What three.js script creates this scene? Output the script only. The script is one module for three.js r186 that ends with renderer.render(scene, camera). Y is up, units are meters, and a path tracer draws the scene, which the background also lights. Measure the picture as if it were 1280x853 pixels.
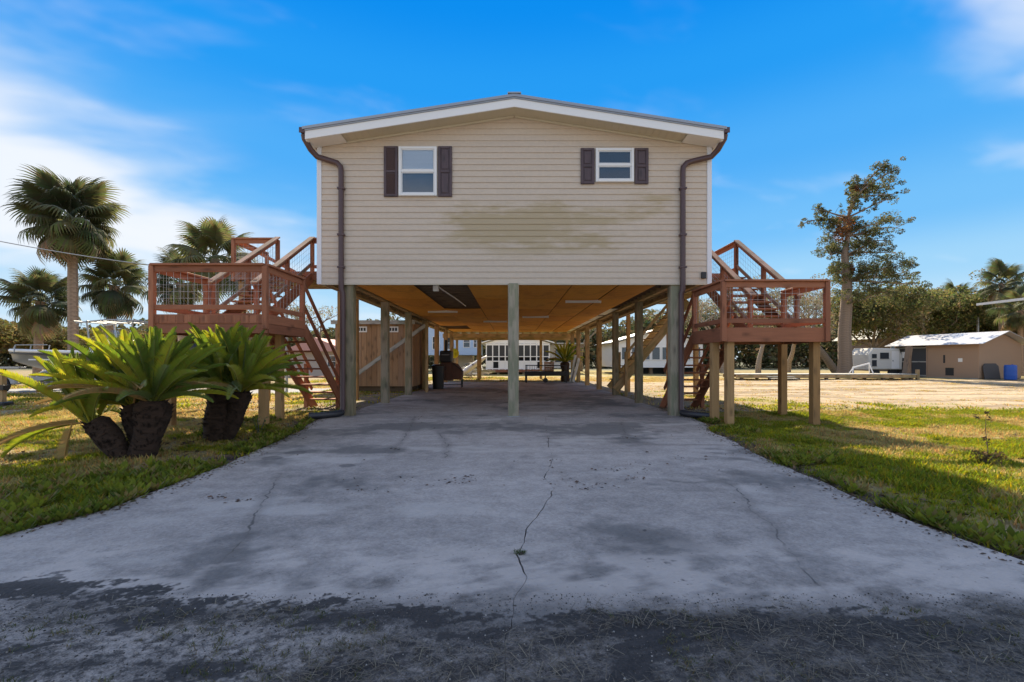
import * as THREE from 'three';
import { mergeGeometries } from 'three/addons/utils/BufferGeometryUtils.js';

// ---------------------------------------------------------------- camera, sky, sun, exposure
const scene = new THREE.Scene();
const EYE = 1.22, FOC = 575;                       // eye height in metres, focal length in pixels of a 1280 x 853 picture
const camera = new THREE.PerspectiveCamera(2 * Math.atan(426.5 / FOC) * 180 / Math.PI, 1280 / 853, 0.05, 1200);
camera.position.set(0, EYE, 0);
camera.lookAt(0, EYE, -10);
camera.setViewOffset(1280, 853, 0, -23.5, 1280, 853);   // level camera, lens shifted up a little
const renderer = new THREE.WebGLRenderer({ antialias: true });
renderer.toneMapping = THREE.LinearToneMapping;
renderer.toneMappingExposure = 2.75;
renderer.shadowMap.enabled = true;
const SUN_EL = 38 * Math.PI / 180;
const sun = new THREE.DirectionalLight(new THREE.Color().setRGB(1, 0.87, 0.66), 4.6);
sun.name = 'sun';
sun.position.set(0, Math.sin(SUN_EL) * 90, -Math.cos(SUN_EL) * 90 - 10);
sun.target.position.set(0, 0, -10);
sun.castShadow = true;
sun.shadow.mapSize.set(4096, 4096);
Object.assign(sun.shadow.camera, { left: -45, right: 45, top: 45, bottom: -45, near: 1, far: 200 });
scene.add(sun, sun.target);
const SKY_GAIN = 1 / 2.7;

// ---------------------------------------------------------------- random numbers and noise
function rng(seed) { let a = seed >>> 0; return () => { a = (a + 0x6D2B79F5) >>> 0; let t = a; t = Math.imul(t ^ (t >>> 15), t | 1); t ^= t + Math.imul(t ^ (t >>> 7), t | 61); return ((t ^ (t >>> 14)) >>> 0) / 4294967296; }; }
const hash = (x, y, s = 0) => { let h = Math.imul(x | 0, 374761393) ^ Math.imul(y | 0, 668265263) ^ Math.imul(s | 0, 2147483647 - 1640531); h = Math.imul(h ^ (h >>> 13), 1274126177); h ^= h >>> 16; h = Math.imul(h, 2246822519); return ((h ^ (h >>> 15)) >>> 0) / 4294967296; };
function vnoise(x, y, s = 0, per = 0) {
  const xi = Math.floor(x), yi = Math.floor(y), fx = x - xi, fy = y - yi;
  const w = per ? (v) => ((v % per) + per) % per : (v) => v;
  const ux = fx * fx * (3 - 2 * fx), uy = fy * fy * (3 - 2 * fy);
  const a = hash(w(xi), w(yi), s), b = hash(w(xi + 1), w(yi), s), c = hash(w(xi), w(yi + 1), s), d = hash(w(xi + 1), w(yi + 1), s);
  return a + (b - a) * ux + (c - a) * uy + (a - b - c + d) * ux * uy;
}
function fbm(x, y, oct = 4, s = 0, per = 0) { let v = 0, a = 0.5, t = 0; for (let i = 0; i < oct; i++) { v += a * vnoise(x, y, s + i * 17, per); t += a; x *= 2; y *= 2; per *= 2; a *= 0.5; } return v / t; }
const sm = (a, b, x) => { const t = Math.min(1, Math.max(0, (x - a) / (b - a))); return t * t * (3 - 2 * t); };
const mix = (a, b, t) => a + (b - a) * t;
const mix3 = (a, b, t) => [mix(a[0], b[0], t), mix(a[1], b[1], t), mix(a[2], b[2], t)];
const V = (x, y, z) => new THREE.Vector3(x, y, z);
const at = (px, py, d) => V((px - 640) * d / FOC, EYE + (450 - py) * d / FOC, -d);   // photo pixel and distance to a point in metres

// ---------------------------------------------------------------- the sky
{
  const w = 2048, h = 1024, data = new Float32Array(w * h * 4);
  const stops = [[-90, [.22, .20, .17]], [-4, [.42, .44, .44]], [0, [.74, .86, .94]], [5, [.54, .77, .95]], [9, [.36, .67, .95]], [14, [.18, .53, .95]], [22, [.08, .42, .93]], [30, [.02, .33, .90]], [38, [.004, .265, .86]], [55, [.006, .22, .78]], [90, [.01, .18, .68]]];
  for (let j = 0; j < h; j++) {
    const el = ((j + .5) / h - .5) * Math.PI, deg = el * 180 / Math.PI;
    let k = 0; while (k < stops.length - 2 && deg > stops[k + 1][0]) k++;
    const base = mix3(stops[k][1], stops[k + 1][1], sm(stops[k][0], stops[k + 1][0], deg));
    for (let i = 0; i < w; i++) {
      const ph = ((i + .5) / w - .5) * 2 * Math.PI;      // atan2(z, x)
      const x = Math.cos(el) * Math.cos(ph), y = Math.sin(el), z = Math.cos(el) * Math.sin(ph);
      let c = 0;
      if (y > 0) {
        const s = 1 / (y + .12), X = x * s, Z = z * s;
        const warp = fbm(X * .9 + 5, Z * .9, 4, 91) - .5;
        const wisp = fbm(X * 1.1 + warp * 2 + 3, Z * 2.0 + warp + 9, 6, 40), fine = fbm(X * 3.2 + warp * 3, Z * 6 + X * 1.4, 5, 60);
        const az = Math.atan2(x, -z) * 180 / Math.PI;
        // the broad bank low in the west, the streak high in the east, thin wisps in view
        const bank = Math.exp(-Math.pow((az + 50) / 25, 2)) * Math.exp(-Math.pow((deg - 14.5 + (az + 48) * .14) / 8, 2));
        const out = Math.max(sm(56, 84, Math.abs(az)), sm(42, 58, deg));      // denser cloud added behind and overhead, out of view, to brighten the shade
        const streak = Math.exp(-Math.pow((az - 50 + (deg - 24) * .75) / 6.5, 2)) * Math.exp(-Math.pow((deg - 25) / 9, 2));
        c = sm(.36, .74, wisp * .55 + fine * .25 + bank * .47 - .02) * Math.min(1, bank * 1.35) * .92
          + sm(.42, .8, wisp * .4 + fine * .38 + streak * .34) * Math.min(1, streak * 1.3) * .8
          + sm(.56, .84, wisp * .55 + fine * .45) * .28 * (1 - out)
          + sm(.30, .60, wisp * .65 + fine * .35) * .92 * out;
        c *= sm(0, .05, y); c = Math.min(.94, c);
      }
      const col = mix3(base, [.92, .95, 1.0], c), o = (j * w + i) * 4;
      data[o] = col[0] * SKY_GAIN; data[o + 1] = col[1] * SKY_GAIN; data[o + 2] = col[2] * SKY_GAIN; data[o + 3] = 1;
    }
  }
  const t = new THREE.DataTexture(data, w, h, THREE.RGBAFormat, THREE.FloatType);
  t.mapping = THREE.EquirectangularReflectionMapping; t.magFilter = THREE.LinearFilter; t.minFilter = THREE.LinearFilter; t.colorSpace = THREE.LinearSRGBColorSpace; t.needsUpdate = true;
  scene.background = t; scene.environment = t;
}

// ---------------------------------------------------------------- helpers: textures, materials, shapes, naming
const enc = (v) => { v = Math.min(1, Math.max(0, v)); return 255 * (v <= .0031308 ? v * 12.92 : 1.055 * Math.pow(v, 1 / 2.4) - .055); };
function tex(w, h, fn, srgb = true) {
  const d = new Uint8Array(w * h * 4);
  for (let j = 0; j < h; j++) for (let i = 0; i < w; i++) {
    const c = fn((i + .5) / w, (j + .5) / h), o = (j * w + i) * 4, g = Array.isArray(c);
    for (let k = 0; k < 3; k++) { const v = g ? c[k] : c; d[o + k] = srgb ? enc(v) : 255 * Math.min(1, Math.max(0, v)); }
    d[o + 3] = 255;
  }
  const t = new THREE.DataTexture(d, w, h, THREE.RGBAFormat);
  t.wrapS = t.wrapT = THREE.RepeatWrapping; t.magFilter = THREE.LinearFilter; t.minFilter = THREE.LinearMipmapLinearFilter; t.generateMipmaps = true;
  if (srgb) t.colorSpace = THREE.SRGBColorSpace; t.needsUpdate = true; return t;
}
const rep = (t, x, y) => { const c = t.clone(); c.repeat.set(x, y); c.needsUpdate = true; return c; };
const rgb = (r, g, b) => new THREE.Color().setRGB(r, g, b);
const mat = (c, o = {}) => new THREE.MeshStandardMaterial({ color: rgb(...c), roughness: .85, ...o });
// wood grain: runs along u, one tile is 2 m x 0.5 m
const grainFn = (knots) => (u, v) => {
  let k = 0;
  for (let i = 0; i < knots; i++) { const a = (u - hash(i, 3, 5)) * 4, b = (v - hash(i, 4, 5)) * 1; const r = Math.hypot(a * 6, b * 14); k = Math.max(k, Math.exp(-r * r * .8)); }
  const g = fbm(u * 8, v * 64, 3, 7, 8) * .5 + fbm(u * 4, v * 16, 3, 23, 4) * .3 + fbm(u * 64, v * 128, 2, 31, 64) * .2;
  return Math.max(.2, (.52 + g * .72) * (1 - k * .45));
};
const T_grain = tex(512, 256, grainFn(6));
const T_grainB = tex(512, 256, grainFn(3), false);
const T_worn = tex(512, 512, (u, v) => { const g = grainFn(5)(u, v), m = sm(.42, .66, fbm(u * 6, v * 6, 5, 77, 6)); return mix3([g, g, g], [g * .62, g * .72, g * .62], m * .8); });
const wood = (c, o = {}) => mat(c, { map: T_grain, bumpMap: T_grainB, bumpScale: .002, roughness: .8, ...o });
const M = {
  red: [wood([.36, .135, .068]), wood([.29, .108, .056]), wood([.41, .162, .085])],
  redTop: [wood([.42, .25, .18], { map: T_worn }), wood([.38, .21, .145], { map: T_worn })],
  pine: [wood([.43, .245, .095]), wood([.37, .205, .078]), wood([.47, .28, .12])],
  grey: [wood([.30, .235, .145], { map: T_worn }), wood([.27, .205, .125], { map: T_worn }), wood([.40, .34, .245], { map: T_worn })],
  oldpine: [wood([.42, .27, .13], { map: T_worn }), wood([.48, .31, .145], { map: T_worn })],
  silver: [wood([.42, .39, .35], { map: T_worn }), wood([.48, .45, .41], { map: T_worn })],
  shed: [wood([.44, .255, .135]), wood([.38, .215, .11]), wood([.48, .285, .155]), wood([.41, .245, .145])],
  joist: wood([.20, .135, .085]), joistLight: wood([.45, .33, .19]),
  white: mat([.80, .78, .76], { roughness: .45 }), trim: mat([.74, .73, .75], { roughness: .5 }),
  brown: mat([.085, .045, .045], { roughness: .38 }), shutter: mat([.095, .058, .062], { roughness: .5, map: T_grain }),
  roofMetal: mat([.34, .34, .35], { roughness: .4, metalness: .6 }),
  soffit: mat([.60, .53, .40], { roughness: .55 }),
  black: mat([.018, .018, .02], { roughness: .45 }), blackPipe: mat([.03, .03, .036], { roughness: .4 }),
  wire: mat([.42, .42, .42], { roughness: .4, metalness: .7 }),
  galv: mat([.36, .37, .38], { roughness: .5, metalness: .6 }),
  glass: new THREE.MeshPhysicalMaterial({ color: rgb(.92, .95, .98), transmission: 1, thickness: 0, roughness: .03, ior: 1.5 }),
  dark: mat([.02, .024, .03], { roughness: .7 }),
};
let pickN = 0; const pick = (a) => Array.isArray(a) ? a[(pickN = (pickN * 7 + 3) % 101) % a.length] : a;

// chamfered box, flat faces, uv in tiles of 2 m x 0.5 m with u along the longest side (44 triangles)
const boxCache = new Map();
function cbox(w, h, d, c = .004, variant = 0, tile = [2, .5]) {
  const key = [w, h, d].map(v => v.toFixed(3)).join() + c + '_' + variant + tile; if (boxCache.has(key)) return boxCache.get(key);
  c = Math.min(c, w * .3, h * .3, d * .3);
  const H = [w / 2, h / 2, d / 2], long = w >= h && w >= d ? 0 : (h >= d ? 1 : 2), P = [], N = [], U = [];
  const vert = (ax, s) => V(...[0, 1, 2].map(i => s[i] * (i === ax ? H[i] : H[i] - c)));
  const uo = hash(variant, 1, 3) * 7, vo = hash(variant, 2, 3) * 7;
  function tri(a, b, e) {
    const n = b.clone().sub(a).cross(e.clone().sub(a)).normalize();
    if (n.dot(a.clone().add(b).add(e)) < 0) { [b, e] = [e, b]; n.negate(); }
    const an = [Math.abs(n.x), Math.abs(n.y), Math.abs(n.z)]; let dom = an.indexOf(Math.max(...an));
    const o = [0, 1, 2].filter(i => i !== dom), ua = o.includes(long) ? long : o[0], va = o.find(i => i !== ua);
    for (const p of [a, b, e]) { const q = p.toArray(); P.push(...q); N.push(n.x, n.y, n.z); U.push(q[ua] / tile[0] + uo, q[va] / tile[1] + vo + dom * .37); }
  }
  const quad = (a, b, e, f) => { tri(a, b, e); tri(a, e, f); };
  for (let ax = 0; ax < 3; ax++) for (const s of [-1, 1]) { const o = [0, 1, 2].filter(i => i !== ax), g = (p, q) => { const v = [0, 0, 0]; v[ax] = s; v[o[0]] = p; v[o[1]] = q; return vert(ax, v); }; quad(g(-1, -1), g(1, -1), g(1, 1), g(-1, 1)); }
  for (let ax = 0; ax < 3; ax++) { const o = [0, 1, 2].filter(i => i !== ax); for (const p of [-1, 1]) for (const q of [-1, 1]) { const g = (face, e) => { const v = [0, 0, 0]; v[ax] = e; v[o[0]] = p; v[o[1]] = q; return vert(face, v); }; quad(g(o[0], -1), g(o[0], 1), g(o[1], 1), g(o[1], -1)); } }
  for (const a of [-1, 1]) for (const b of [-1, 1]) for (const e of [-1, 1]) tri(vert(0, [a, b, e]), vert(1, [a, b, e]), vert(2, [a, b, e]));
  const g = new THREE.BufferGeometry();
  g.setAttribute('position', new THREE.Float32BufferAttribute(P, 3)); g.setAttribute('normal', new THREE.Float32BufferAttribute(N, 3)); g.setAttribute('uv', new THREE.Float32BufferAttribute(U, 2));
  boxCache.set(key, g); return g;
}
const used = new Map();
function numbered(n) { const k = used.get(n) || 0; used.set(n, k + 1); return k ? n + '_' + String(k).padStart(3, '0') : n; }
function tag(o, label, category, group, kind) { o.userData.label = label; if (category) o.userData.category = category; if (group) o.userData.group = group; if (kind) o.userData.kind = kind; return o; }
function thing(name, label, category, p = [0, 0, 0], group) { const g = new THREE.Group(); g.name = numbered(name); g.position.set(...p); scene.add(g); g.updateMatrixWorld(true); return tag(g, label, category, group); }
function put(mesh, parent, world) {                // world: the matrix the mesh has in the scene
  parent.updateWorldMatrix(true, false);
  parent.matrixWorld.clone().invert().multiply(world).decompose(mesh.position, mesh.quaternion, mesh.scale);
  parent.add(mesh); mesh.updateMatrixWorld(true); mesh.castShadow = mesh.receiveShadow = true; return mesh;
}
function part(parent, name, geo, m, p = [0, 0, 0], r = [0, 0, 0], s = [1, 1, 1]) {
  const mesh = new THREE.Mesh(geo, m); mesh.name = name;
  return put(mesh, parent, new THREE.Matrix4().compose(V(...p), new THREE.Quaternion().setFromEuler(new THREE.Euler(...r)), V(...s)));
}
let vr = 0; const nextVar = () => (vr = (vr + 1) % 5);
const block = (parent, name, m, x0, x1, y0, y1, z0, z1, c = .004, tile) => part(parent, name, cbox(Math.abs(x1 - x0), Math.abs(y1 - y0), Math.abs(z1 - z0), c, nextVar(), tile), pick(m), [(x0 + x1) / 2, (y0 + y1) / 2, (z0 + z1) / 2]);
function frameOf(a, b, up = V(0, 1, 0)) { const x = b.clone().sub(a).normalize(); if (Math.abs(x.dot(up)) > .99) up = V(0, 0, 1); const z = x.clone().cross(up).normalize(), y = z.clone().cross(x); return new THREE.Matrix4().makeBasis(x, y, z).setPosition(a.clone().add(b).multiplyScalar(.5)); }
function beam(parent, name, m, a, b, h, w, c = .005) {   // h upright, w across
  const mesh = new THREE.Mesh(cbox(Math.round(a.distanceTo(b) * 200) / 200, h, w, c, nextVar()), pick(m)); mesh.name = name; return put(mesh, parent, frameOf(a, b));
}
function tube(pts, r0, r1 = r0, seg = 7, cap = true, vScale = 1) {   // tapered tube along points
  const P = [], N = [], U = [], I = []; let L = 0; let prev = V(.31, .2, .93);
  pts.forEach((p, i) => {
    const t = (i < pts.length - 1 ? pts[i + 1].clone().sub(p) : p.clone().sub(pts[i - 1])); if (i > 0 && i < pts.length - 1) t.normalize().add(p.clone().sub(pts[i - 1]).normalize()); t.normalize();
    const n = prev.clone().addScaledVector(t, -prev.dot(t)); if (n.lengthSq() < .01) n.set(t.y, -t.x, 0); n.normalize(); prev = n; const b = t.clone().cross(n);
    if (i) L += p.distanceTo(pts[i - 1]); const f = i / (pts.length - 1), r = Array.isArray(r0) ? r0[i] : mix(r0, r1, f);
    for (let k = 0; k <= seg; k++) { const a = k / seg * Math.PI * 2, d = n.clone().multiplyScalar(Math.cos(a)).addScaledVector(b, Math.sin(a)); P.push(p.x + d.x * r, p.y + d.y * r, p.z + d.z * r); N.push(d.x, d.y, d.z); U.push(L * vScale, k / seg); }
  });
  const w = seg + 1; for (let i = 0; i < pts.length - 1; i++) for (let k = 0; k < seg; k++) { const a = i * w + k; I.push(a, a + 1, a + w, a + 1, a + w + 1, a + w); }
  if (cap) for (const e of [0, pts.length - 1]) { const c = P.length / 3, p = pts[e]; P.push(p.x, p.y, p.z); const d = e ? pts[e].clone().sub(pts[e - 1]) : pts[0].clone().sub(pts[1]); d.normalize(); N.push(d.x, d.y, d.z); U.push(0, 0); for (let k = 0; k < seg; k++) e ? I.push(c, e * w + k, e * w + k + 1) : I.push(c, k + 1, k); }
  const g = new THREE.BufferGeometry(); g.setAttribute('position', new THREE.Float32BufferAttribute(P, 3)); g.setAttribute('normal', new THREE.Float32BufferAttribute(N, 3)); g.setAttribute('uv', new THREE.Float32BufferAttribute(U, 2)); g.setIndex(I); return g;
}
const rod = (a, b, r, seg = 5) => tube([a, b], r, r, seg, false);
const merge = (list) => mergeGeometries(list.map(g => { g = g.index ? g.toNonIndexed() : g.clone(); return g; }));
const moved = (g, x, y, z, rx = 0, ry = 0, rz = 0) => { g = g.clone(); g.applyMatrix4(new THREE.Matrix4().compose(V(x, y, z), new THREE.Quaternion().setFromEuler(new THREE.Euler(rx, ry, rz)), V(1, 1, 1))); return g; };
function prism(outline, depth, plane = 'xy', bevel = 0) {   // outline extruded; xy: depth along z, xz: depth downwards in y
  const s = new THREE.Shape(outline.map(p => new THREE.Vector2(p[0], p[1])));
  const g = new THREE.ExtrudeGeometry(s, { depth, bevelEnabled: bevel > 0, bevelSize: bevel, bevelThickness: bevel, bevelSegments: 1, bevelOffset: -bevel });
  if (plane === 'xz') g.rotateX(Math.PI / 2); return g;
}

// ---------------------------------------------------------------- the driveway's outline, the ground
// d is the distance in front of the camera (z = -d)
const curve = (tab) => (d) => { let k = 0; while (k < tab.length - 2 && d > tab[k + 1][0]) k++; const [a, va] = tab[k], [b, vb] = tab[k + 1]; return mix(va, vb, sm(a, b, d)); };
const wob = (d, s) => (fbm(d * 1.3, s, 4, s) - .5) * .16;
const edgeLraw = curve([[-2, -5.2], [1.2, -5.0], [2.9, -3.62], [3.9, -3.3], [5.8, -3.38], [7.6, -3.6], [9.3, -3.95], [9.9, -4.0], [10.4, -3.78], [26, -3.78]]);
const edgeRraw = curve([[-2, 4.6], [1.2, 4.2], [2.6, 3.12], [3.8, 3.05], [5.2, 3.15], [7.4, 3.3], [9.2, 3.72], [9.9, 3.8], [10.4, 3.7], [26, 3.7]]);
const edgeL = (d) => edgeLraw(d) + wob(d, 11) * (d < 9 ? 1 : .2), edgeR = (d) => edgeRraw(d) + wob(d, 29) * (d < 9 ? 1 : .2);
const SLAB_END = 25.2;
function groundInfo(x, d) {
  const n1 = fbm(x * .22 + 40, d * .22 + 9, 4, 3), n2 = fbm(x * .9, d * .9, 4, 5), n3 = fbm(x * 3.1, d * 3.1, 3, 8), str = fbm(x * .35 + 7, d * 1.9, 4, 14);
  const soil = [.085, .070, .042], dry = [.33, .245, .135], sand = [.43, .33, .21], litter = [.075, .055, .042], gravel = [.34, .335, .33], green = [.27, .21, .04];
  let grass = 0, col = soil, tone = 0, len = 1;
  const e = x < 0 ? edgeL(d) - x : x - edgeR(d);             // how far outside the driveway
  if (x > 0) {
    const d0 = 19 - .6 * (x - 4) + (n1 - .5) * 7;
    const bare = sm(d0 - 4.5, d0 + .8, d + (str - .5) * 7 + (n2 - .5) * 3);
    const behind = sm(28.2, 29.6, d + (n2 - .5) * 1.5);
    const dryness = sm(.40, .60, n2 * .6 + n3 * .4 + bare * .14);
    grass = (1 - bare * .97) * (1 - .55 * dryness); grass = mix(grass, .65 * (1 - dryness * .4), behind);
    col = mix3(mix3(green, dry, dryness * .85), mix3(sand, [.21, .15, .085], sm(.40, .60, str * .6 + n3 * .2 + n2 * .2) * .85), bare); col = mix3(col, green, behind * .6);
    tone = dryness; if (bare > .5) { len = .6; tone = 1; grass = Math.max(grass, .30 * sm(.46, .62, str * .6 + n2 * .4)); }
  } else {
    const dryness = sm(.37, .57, n2 * .5 + n3 * .3 + n1 * .2);
    const road = x < -7.5 ? sm(16.6, 17.2, d + (n3 - .5)) * (1 - sm(19.6, 20.4, d + (n3 - .5))) : 0;
    grass = 1 - .72 * dryness; col = mix3(green, dry, dryness * .9); tone = dryness;
    col = mix3(col, gravel, road); grass *= 1 - road;
    const far = sm(20, 22, d); col = mix3(col, mix3(dry, soil, .35), far * .6); grass *= 1 - far * .4;
  }
  if (d > SLAB_END - .5 && Math.abs(x) < 12) { const k = sm(SLAB_END - .5, SLAB_END + .6, d) * (1 - sm(10, 12, Math.abs(x))); const s = sm(.5, .7, n2); col = mix3(col, mix3(green, sand, s * .7), k); grass = mix(grass, .9 - s * .6, k); }
  if (Math.abs(x) < 6.6 && d > 10.2 && d < 27.5) { const k = sm(10.2, 11.2, d) * (1 - sm(4.6, 6.2, Math.abs(x) + (n2 - .5) * 1.5)) * (1 - sm(26, 27.5, d)); col = mix3(col, mix3(soil, sand, .35 + n3 * .25), k); grass *= 1 - k * .9; }
  if (d < 10 && e < 1.1) { const k = (1 - sm(.10, .62, e + (n3 - .5) * .35)) + (x < 0 ? .55 * sm(.5, .62, n3) * (1 - sm(.6, 1.1, e)) : 0); col = mix3(col, litter, k * .9); grass *= 1 - Math.min(1, k) * .85; }
  if (d < 2.4) { const k = 1 - sm(1.1, 2.3, d + (n2 - .5) * .6); col = mix3(col, mix3(litter, gravel, n3 * .5), k); grass *= 1 - k; }
  if (d < -.5) { const k = 1 - sm(-2.2, -.5, d); col = mix3(col, gravel, k); grass = 0; }
  if (d > 48) col = mix3(col, [.10, .10, .05], sm(48, 60, d));
  return { grass, col, tone, len, e };
}
const heightAt = (x, d) => {
  const off = x < 0 ? edgeL(d) - x : x - edgeR(d), k = d > 0.4 && d < SLAB_END + .3 ? sm(.02, .9, off) : 1;
  return -.03 + k * ((fbm(x * .5, d * .5, 3, 61) - .45) * .10 + (fbm(x * 2.2, d * 2.2, 2, 66) - .5) * .035) * (1 - sm(30, 45, d) * .6);
};
const T_soil = tex(1024, 1024, (u, v) => {
  const a = fbm(u * 24, v * 24, 5, 71, 24), b = fbm(u * 128, v * 128, 2, 75, 128), c = hash(Math.floor(u * 512), Math.floor(v * 512), 9);
  const k = .55 + a * .6 + (b - .5) * .35; return c > .985 ? [k * 1.35, k * 1.3, k * 1.2] : c < .03 ? [k * .5, k * .46, k * .42] : [k, k, k];
});
const T_soilB = tex(512, 512, (u, v) => fbm(u * 24, v * 24, 6, 71, 24), false);
{
  const xs = [], ds = [];
  const axis = (out, pairs) => { for (const [a, b, s] of pairs) for (let v = a; v < b - 1e-6; v += s) out.push(v); };
  axis(xs, [[-320, -60, 20], [-60, -26, 2], [-26, -14, .5], [-14, -2.4, .11], [-2.4, 2.4, .4], [2.4, 15, .11], [15, 30, .45], [30, 60, 2], [60, 321, 20]]);
  axis(ds, [[-60, -6, 6], [-6, 1, .5], [1, 13, .11], [13, 30, .25], [30, 60, 1.2], [60, 120, 8], [120, 620, 50]]);
  const P = [], C = [], U = [], I = [], w = xs.length;
  for (const d of ds) for (const x of xs) { const g = groundInfo(x, d); P.push(x, heightAt(x, d), -d); C.push(...g.col); U.push(x / 2.3, d / 2.3); }
  for (let j = 0; j < ds.length - 1; j++) for (let i = 0; i < w - 1; i++) { const a = j * w + i; I.push(a, a + 1, a + w, a + 1, a + w + 1, a + w); }
  const g = new THREE.BufferGeometry(); g.setAttribute('position', new THREE.Float32BufferAttribute(P, 3)); g.setAttribute('color', new THREE.Float32BufferAttribute(C, 3)); g.setAttribute('uv', new THREE.Float32BufferAttribute(U, 2)); g.setIndex(I); g.computeVertexNormals();
  const m = new THREE.Mesh(g, new THREE.MeshStandardMaterial({ color: 0xffffff, vertexColors: true, map: T_soil, bumpMap: T_soilB, bumpScale: .03, roughness: 1 }));
  m.name = 'ground'; m.receiveShadow = true; m.userData.kind = 'structure'; m.userData.label = 'grass and sandy soil around the driveway'; scene.add(m);
}

// ---------------------------------------------------------------- concrete driveway: panels with real joints and one long real crack
const crackPts = [[685, 552], [691, 575], [682, 596], [693, 612], [674, 640], [655, 668], [648, 700], [657, 722], [640, 760], [634, 800]].map(([px, py]) => { const d = EYE * FOC / (py - 450); return [(px - 640) * d / FOC, d]; });
const crackX = (d) => { const t = crackPts; if (d >= t[0][1]) return t[0][0] + (d - t[0][1]) * .06; for (let i = 0; i < t.length - 1; i++) if (d <= t[i][1] && d >= t[i + 1][1]) return mix(t[i + 1][0], t[i][0], (d - t[i + 1][1]) / (t[i][1] - t[i + 1][1])); return t[t.length - 1][0]; };
const px2 = (list) => list.map(([px, py]) => { const d = EYE * FOC / (py - 450); return [(px - 640) * d / FOC, d]; });
const hairlines = [[[905, 600], [925, 615], [945, 640], [968, 662], [985, 690], [1004, 712], [1032, 742], [1065, 776]], [[776, 528], [784, 548], [806, 556], [905, 556]], [[832, 600], [870, 604], [905, 600]], [[352, 592], [330, 625], [306, 668], [268, 712]], [[520, 520], [505, 548], [490, 566]], [[545, 538], [560, 556], [556, 572]]].map(px2);
const segDist = (x, d, a, b) => { const vx = b[0] - a[0], vd = b[1] - a[1], t = Math.min(1, Math.max(0, ((x - a[0]) * vx + (d - a[1]) * vd) / (vx * vx + vd * vd))); return Math.hypot(x - a[0] - vx * t, d - a[1] - vd * t); };
const blot = (x, d, cx, cd, rx, rd) => Math.exp(-Math.pow((x - cx) / rx, 2) - Math.pow((d - cd) / rd, 2));
function concrete(x, d) {
  const n = fbm(x * .7 + 3, d * .7, 5, 101), f = fbm(x * 9, d * 9, 4, 107), g = fbm(x * 55, d * 55, 2, 113), tr = fbm(x * 1.2, d * 7, 4, 119);
  const sk = hash(Math.floor(x * 210), Math.floor(d * 240), 97);
  let v = .30 + (n - .5) * .20 + (f - .5) * .13 + (g - .5) * .13 + (tr - .5) * .08 + (sk - .5) * .07;
  let c = [v * 1.16, v * 1.01, v * .90];
  // pale worn patches, dark mildew and tyre marks
  c = mix3(c, [.52, .46, .41], sm(.60, .74, fbm(x * .9 + 20, d * 1.6, 5, 131)) * .55);
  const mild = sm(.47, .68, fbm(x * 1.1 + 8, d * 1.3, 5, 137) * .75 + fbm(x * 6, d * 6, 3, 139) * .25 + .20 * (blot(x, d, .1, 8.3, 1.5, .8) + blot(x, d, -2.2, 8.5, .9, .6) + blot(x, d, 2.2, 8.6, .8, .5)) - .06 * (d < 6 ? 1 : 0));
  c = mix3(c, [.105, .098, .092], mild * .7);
  for (const [cx, cd, r] of [[-2.85, 6.05, .17], [-2.98, 5.72, .15], [1.9, 7.1, .10], [-1.9, 5.3, .10]]) { const q = Math.hypot((x - cx) / r, (d - cd) / (r * .9)) + (f - .5) * .7; c = mix3(c, [.095, .085, .08], (1 - sm(.72, 1.05, q)) * .62); }
  // hairline cracks filled with dirt
  if (d < 10) for (const L of hairlines) { let m = 9; const wx = x + (fbm(x * 7, d * 7, 3, 151) - .5) * .10, wd = d + (fbm(x * 7 + 9, d * 7, 3, 157) - .5) * .10; for (let i = 0; i < L.length - 1; i++) m = Math.min(m, segDist(wx, wd, L[i], L[i + 1])); if (m < .2) { c = mix3(c, [.065, .058, .052], (1 - sm(.002, .010, m)) * (.25 + .7 * sm(.38, .62, fbm(x * 5 + 2, d * 5, 3, 159)))); c = mix3(c, [.15, .13, .115], (1 - sm(.01, .06 + f * .08, m)) * .35); } }
  // black soil washed over the concrete towards the street
  if (d < 3.4) {
    const a = x + d * .8, b = d - x * .35, st = fbm(a * 1.2, b * 6.5, 5, 163), cl = fbm(x * 2.1 + 4, d * 3.2, 5, 167), gr = fbm(x * 38, d * 38, 3, 173);
    const st2 = fbm(a * 2.6 + 11, b * 15, 4, 187), ed = fbm(x * 4.2 + 7, d * 5.5, 5, 193);
    const dark = 1.0 * blot(x, d, -2.35, 2.42, .72, .17) + .9 * blot(x, d, -.55, 2.20, .42, .13) + .55 * blot(x, d, -1.35, 2.22, .45, .12) + .95 * blot(x, d, .72, 2.14, .40, .13) + .75 * blot(x, d, 1.55, 2.10, .6, .14) + .45 * blot(x, d, .15, 2.0, .35, .10) + .5 * blot(x, d, -1.7, 1.85, .7, .10) + .45 * blot(x, d, 2.3, 2.0, .6, .2);
    const soil = sm(2.50, 2.02, d + (ed - .5) * .75 + (st - .5) * .45);
    const m = sm(.42, .56, dark * .46 + (st - .5) * .85 + (ed - .5) * .75 + (st2 - .5) * .4 + (gr - .5) * .35 + soil * .16 + .12);
    const pale = sm(.9, -1.6, x), ash = mix3([.032, .027, .024], mix3([.21, .18, .155], [.40, .345, .30], pale), sm(.34 + .04 * (1 - pale), .70, st2 * .32 + gr * .33 + ed * .2 + sk * .15));
    c = mix3(c, ash, soil * .95); c = mix3(c, mix3([.009, .008, .008], [.055, .047, .043], gr * .6 + sk * .4), m * sm(2.85, 2.45, d) * .95);
    const dust = sm(2.2, 2.5, d) * (1 - sm(2.75, 3.3, d)) * sm(.40, .58, ed * .5 + st * .5) * (1 - m); c = mix3(c, [.56, .48, .42], dust * .65);
  }
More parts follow.
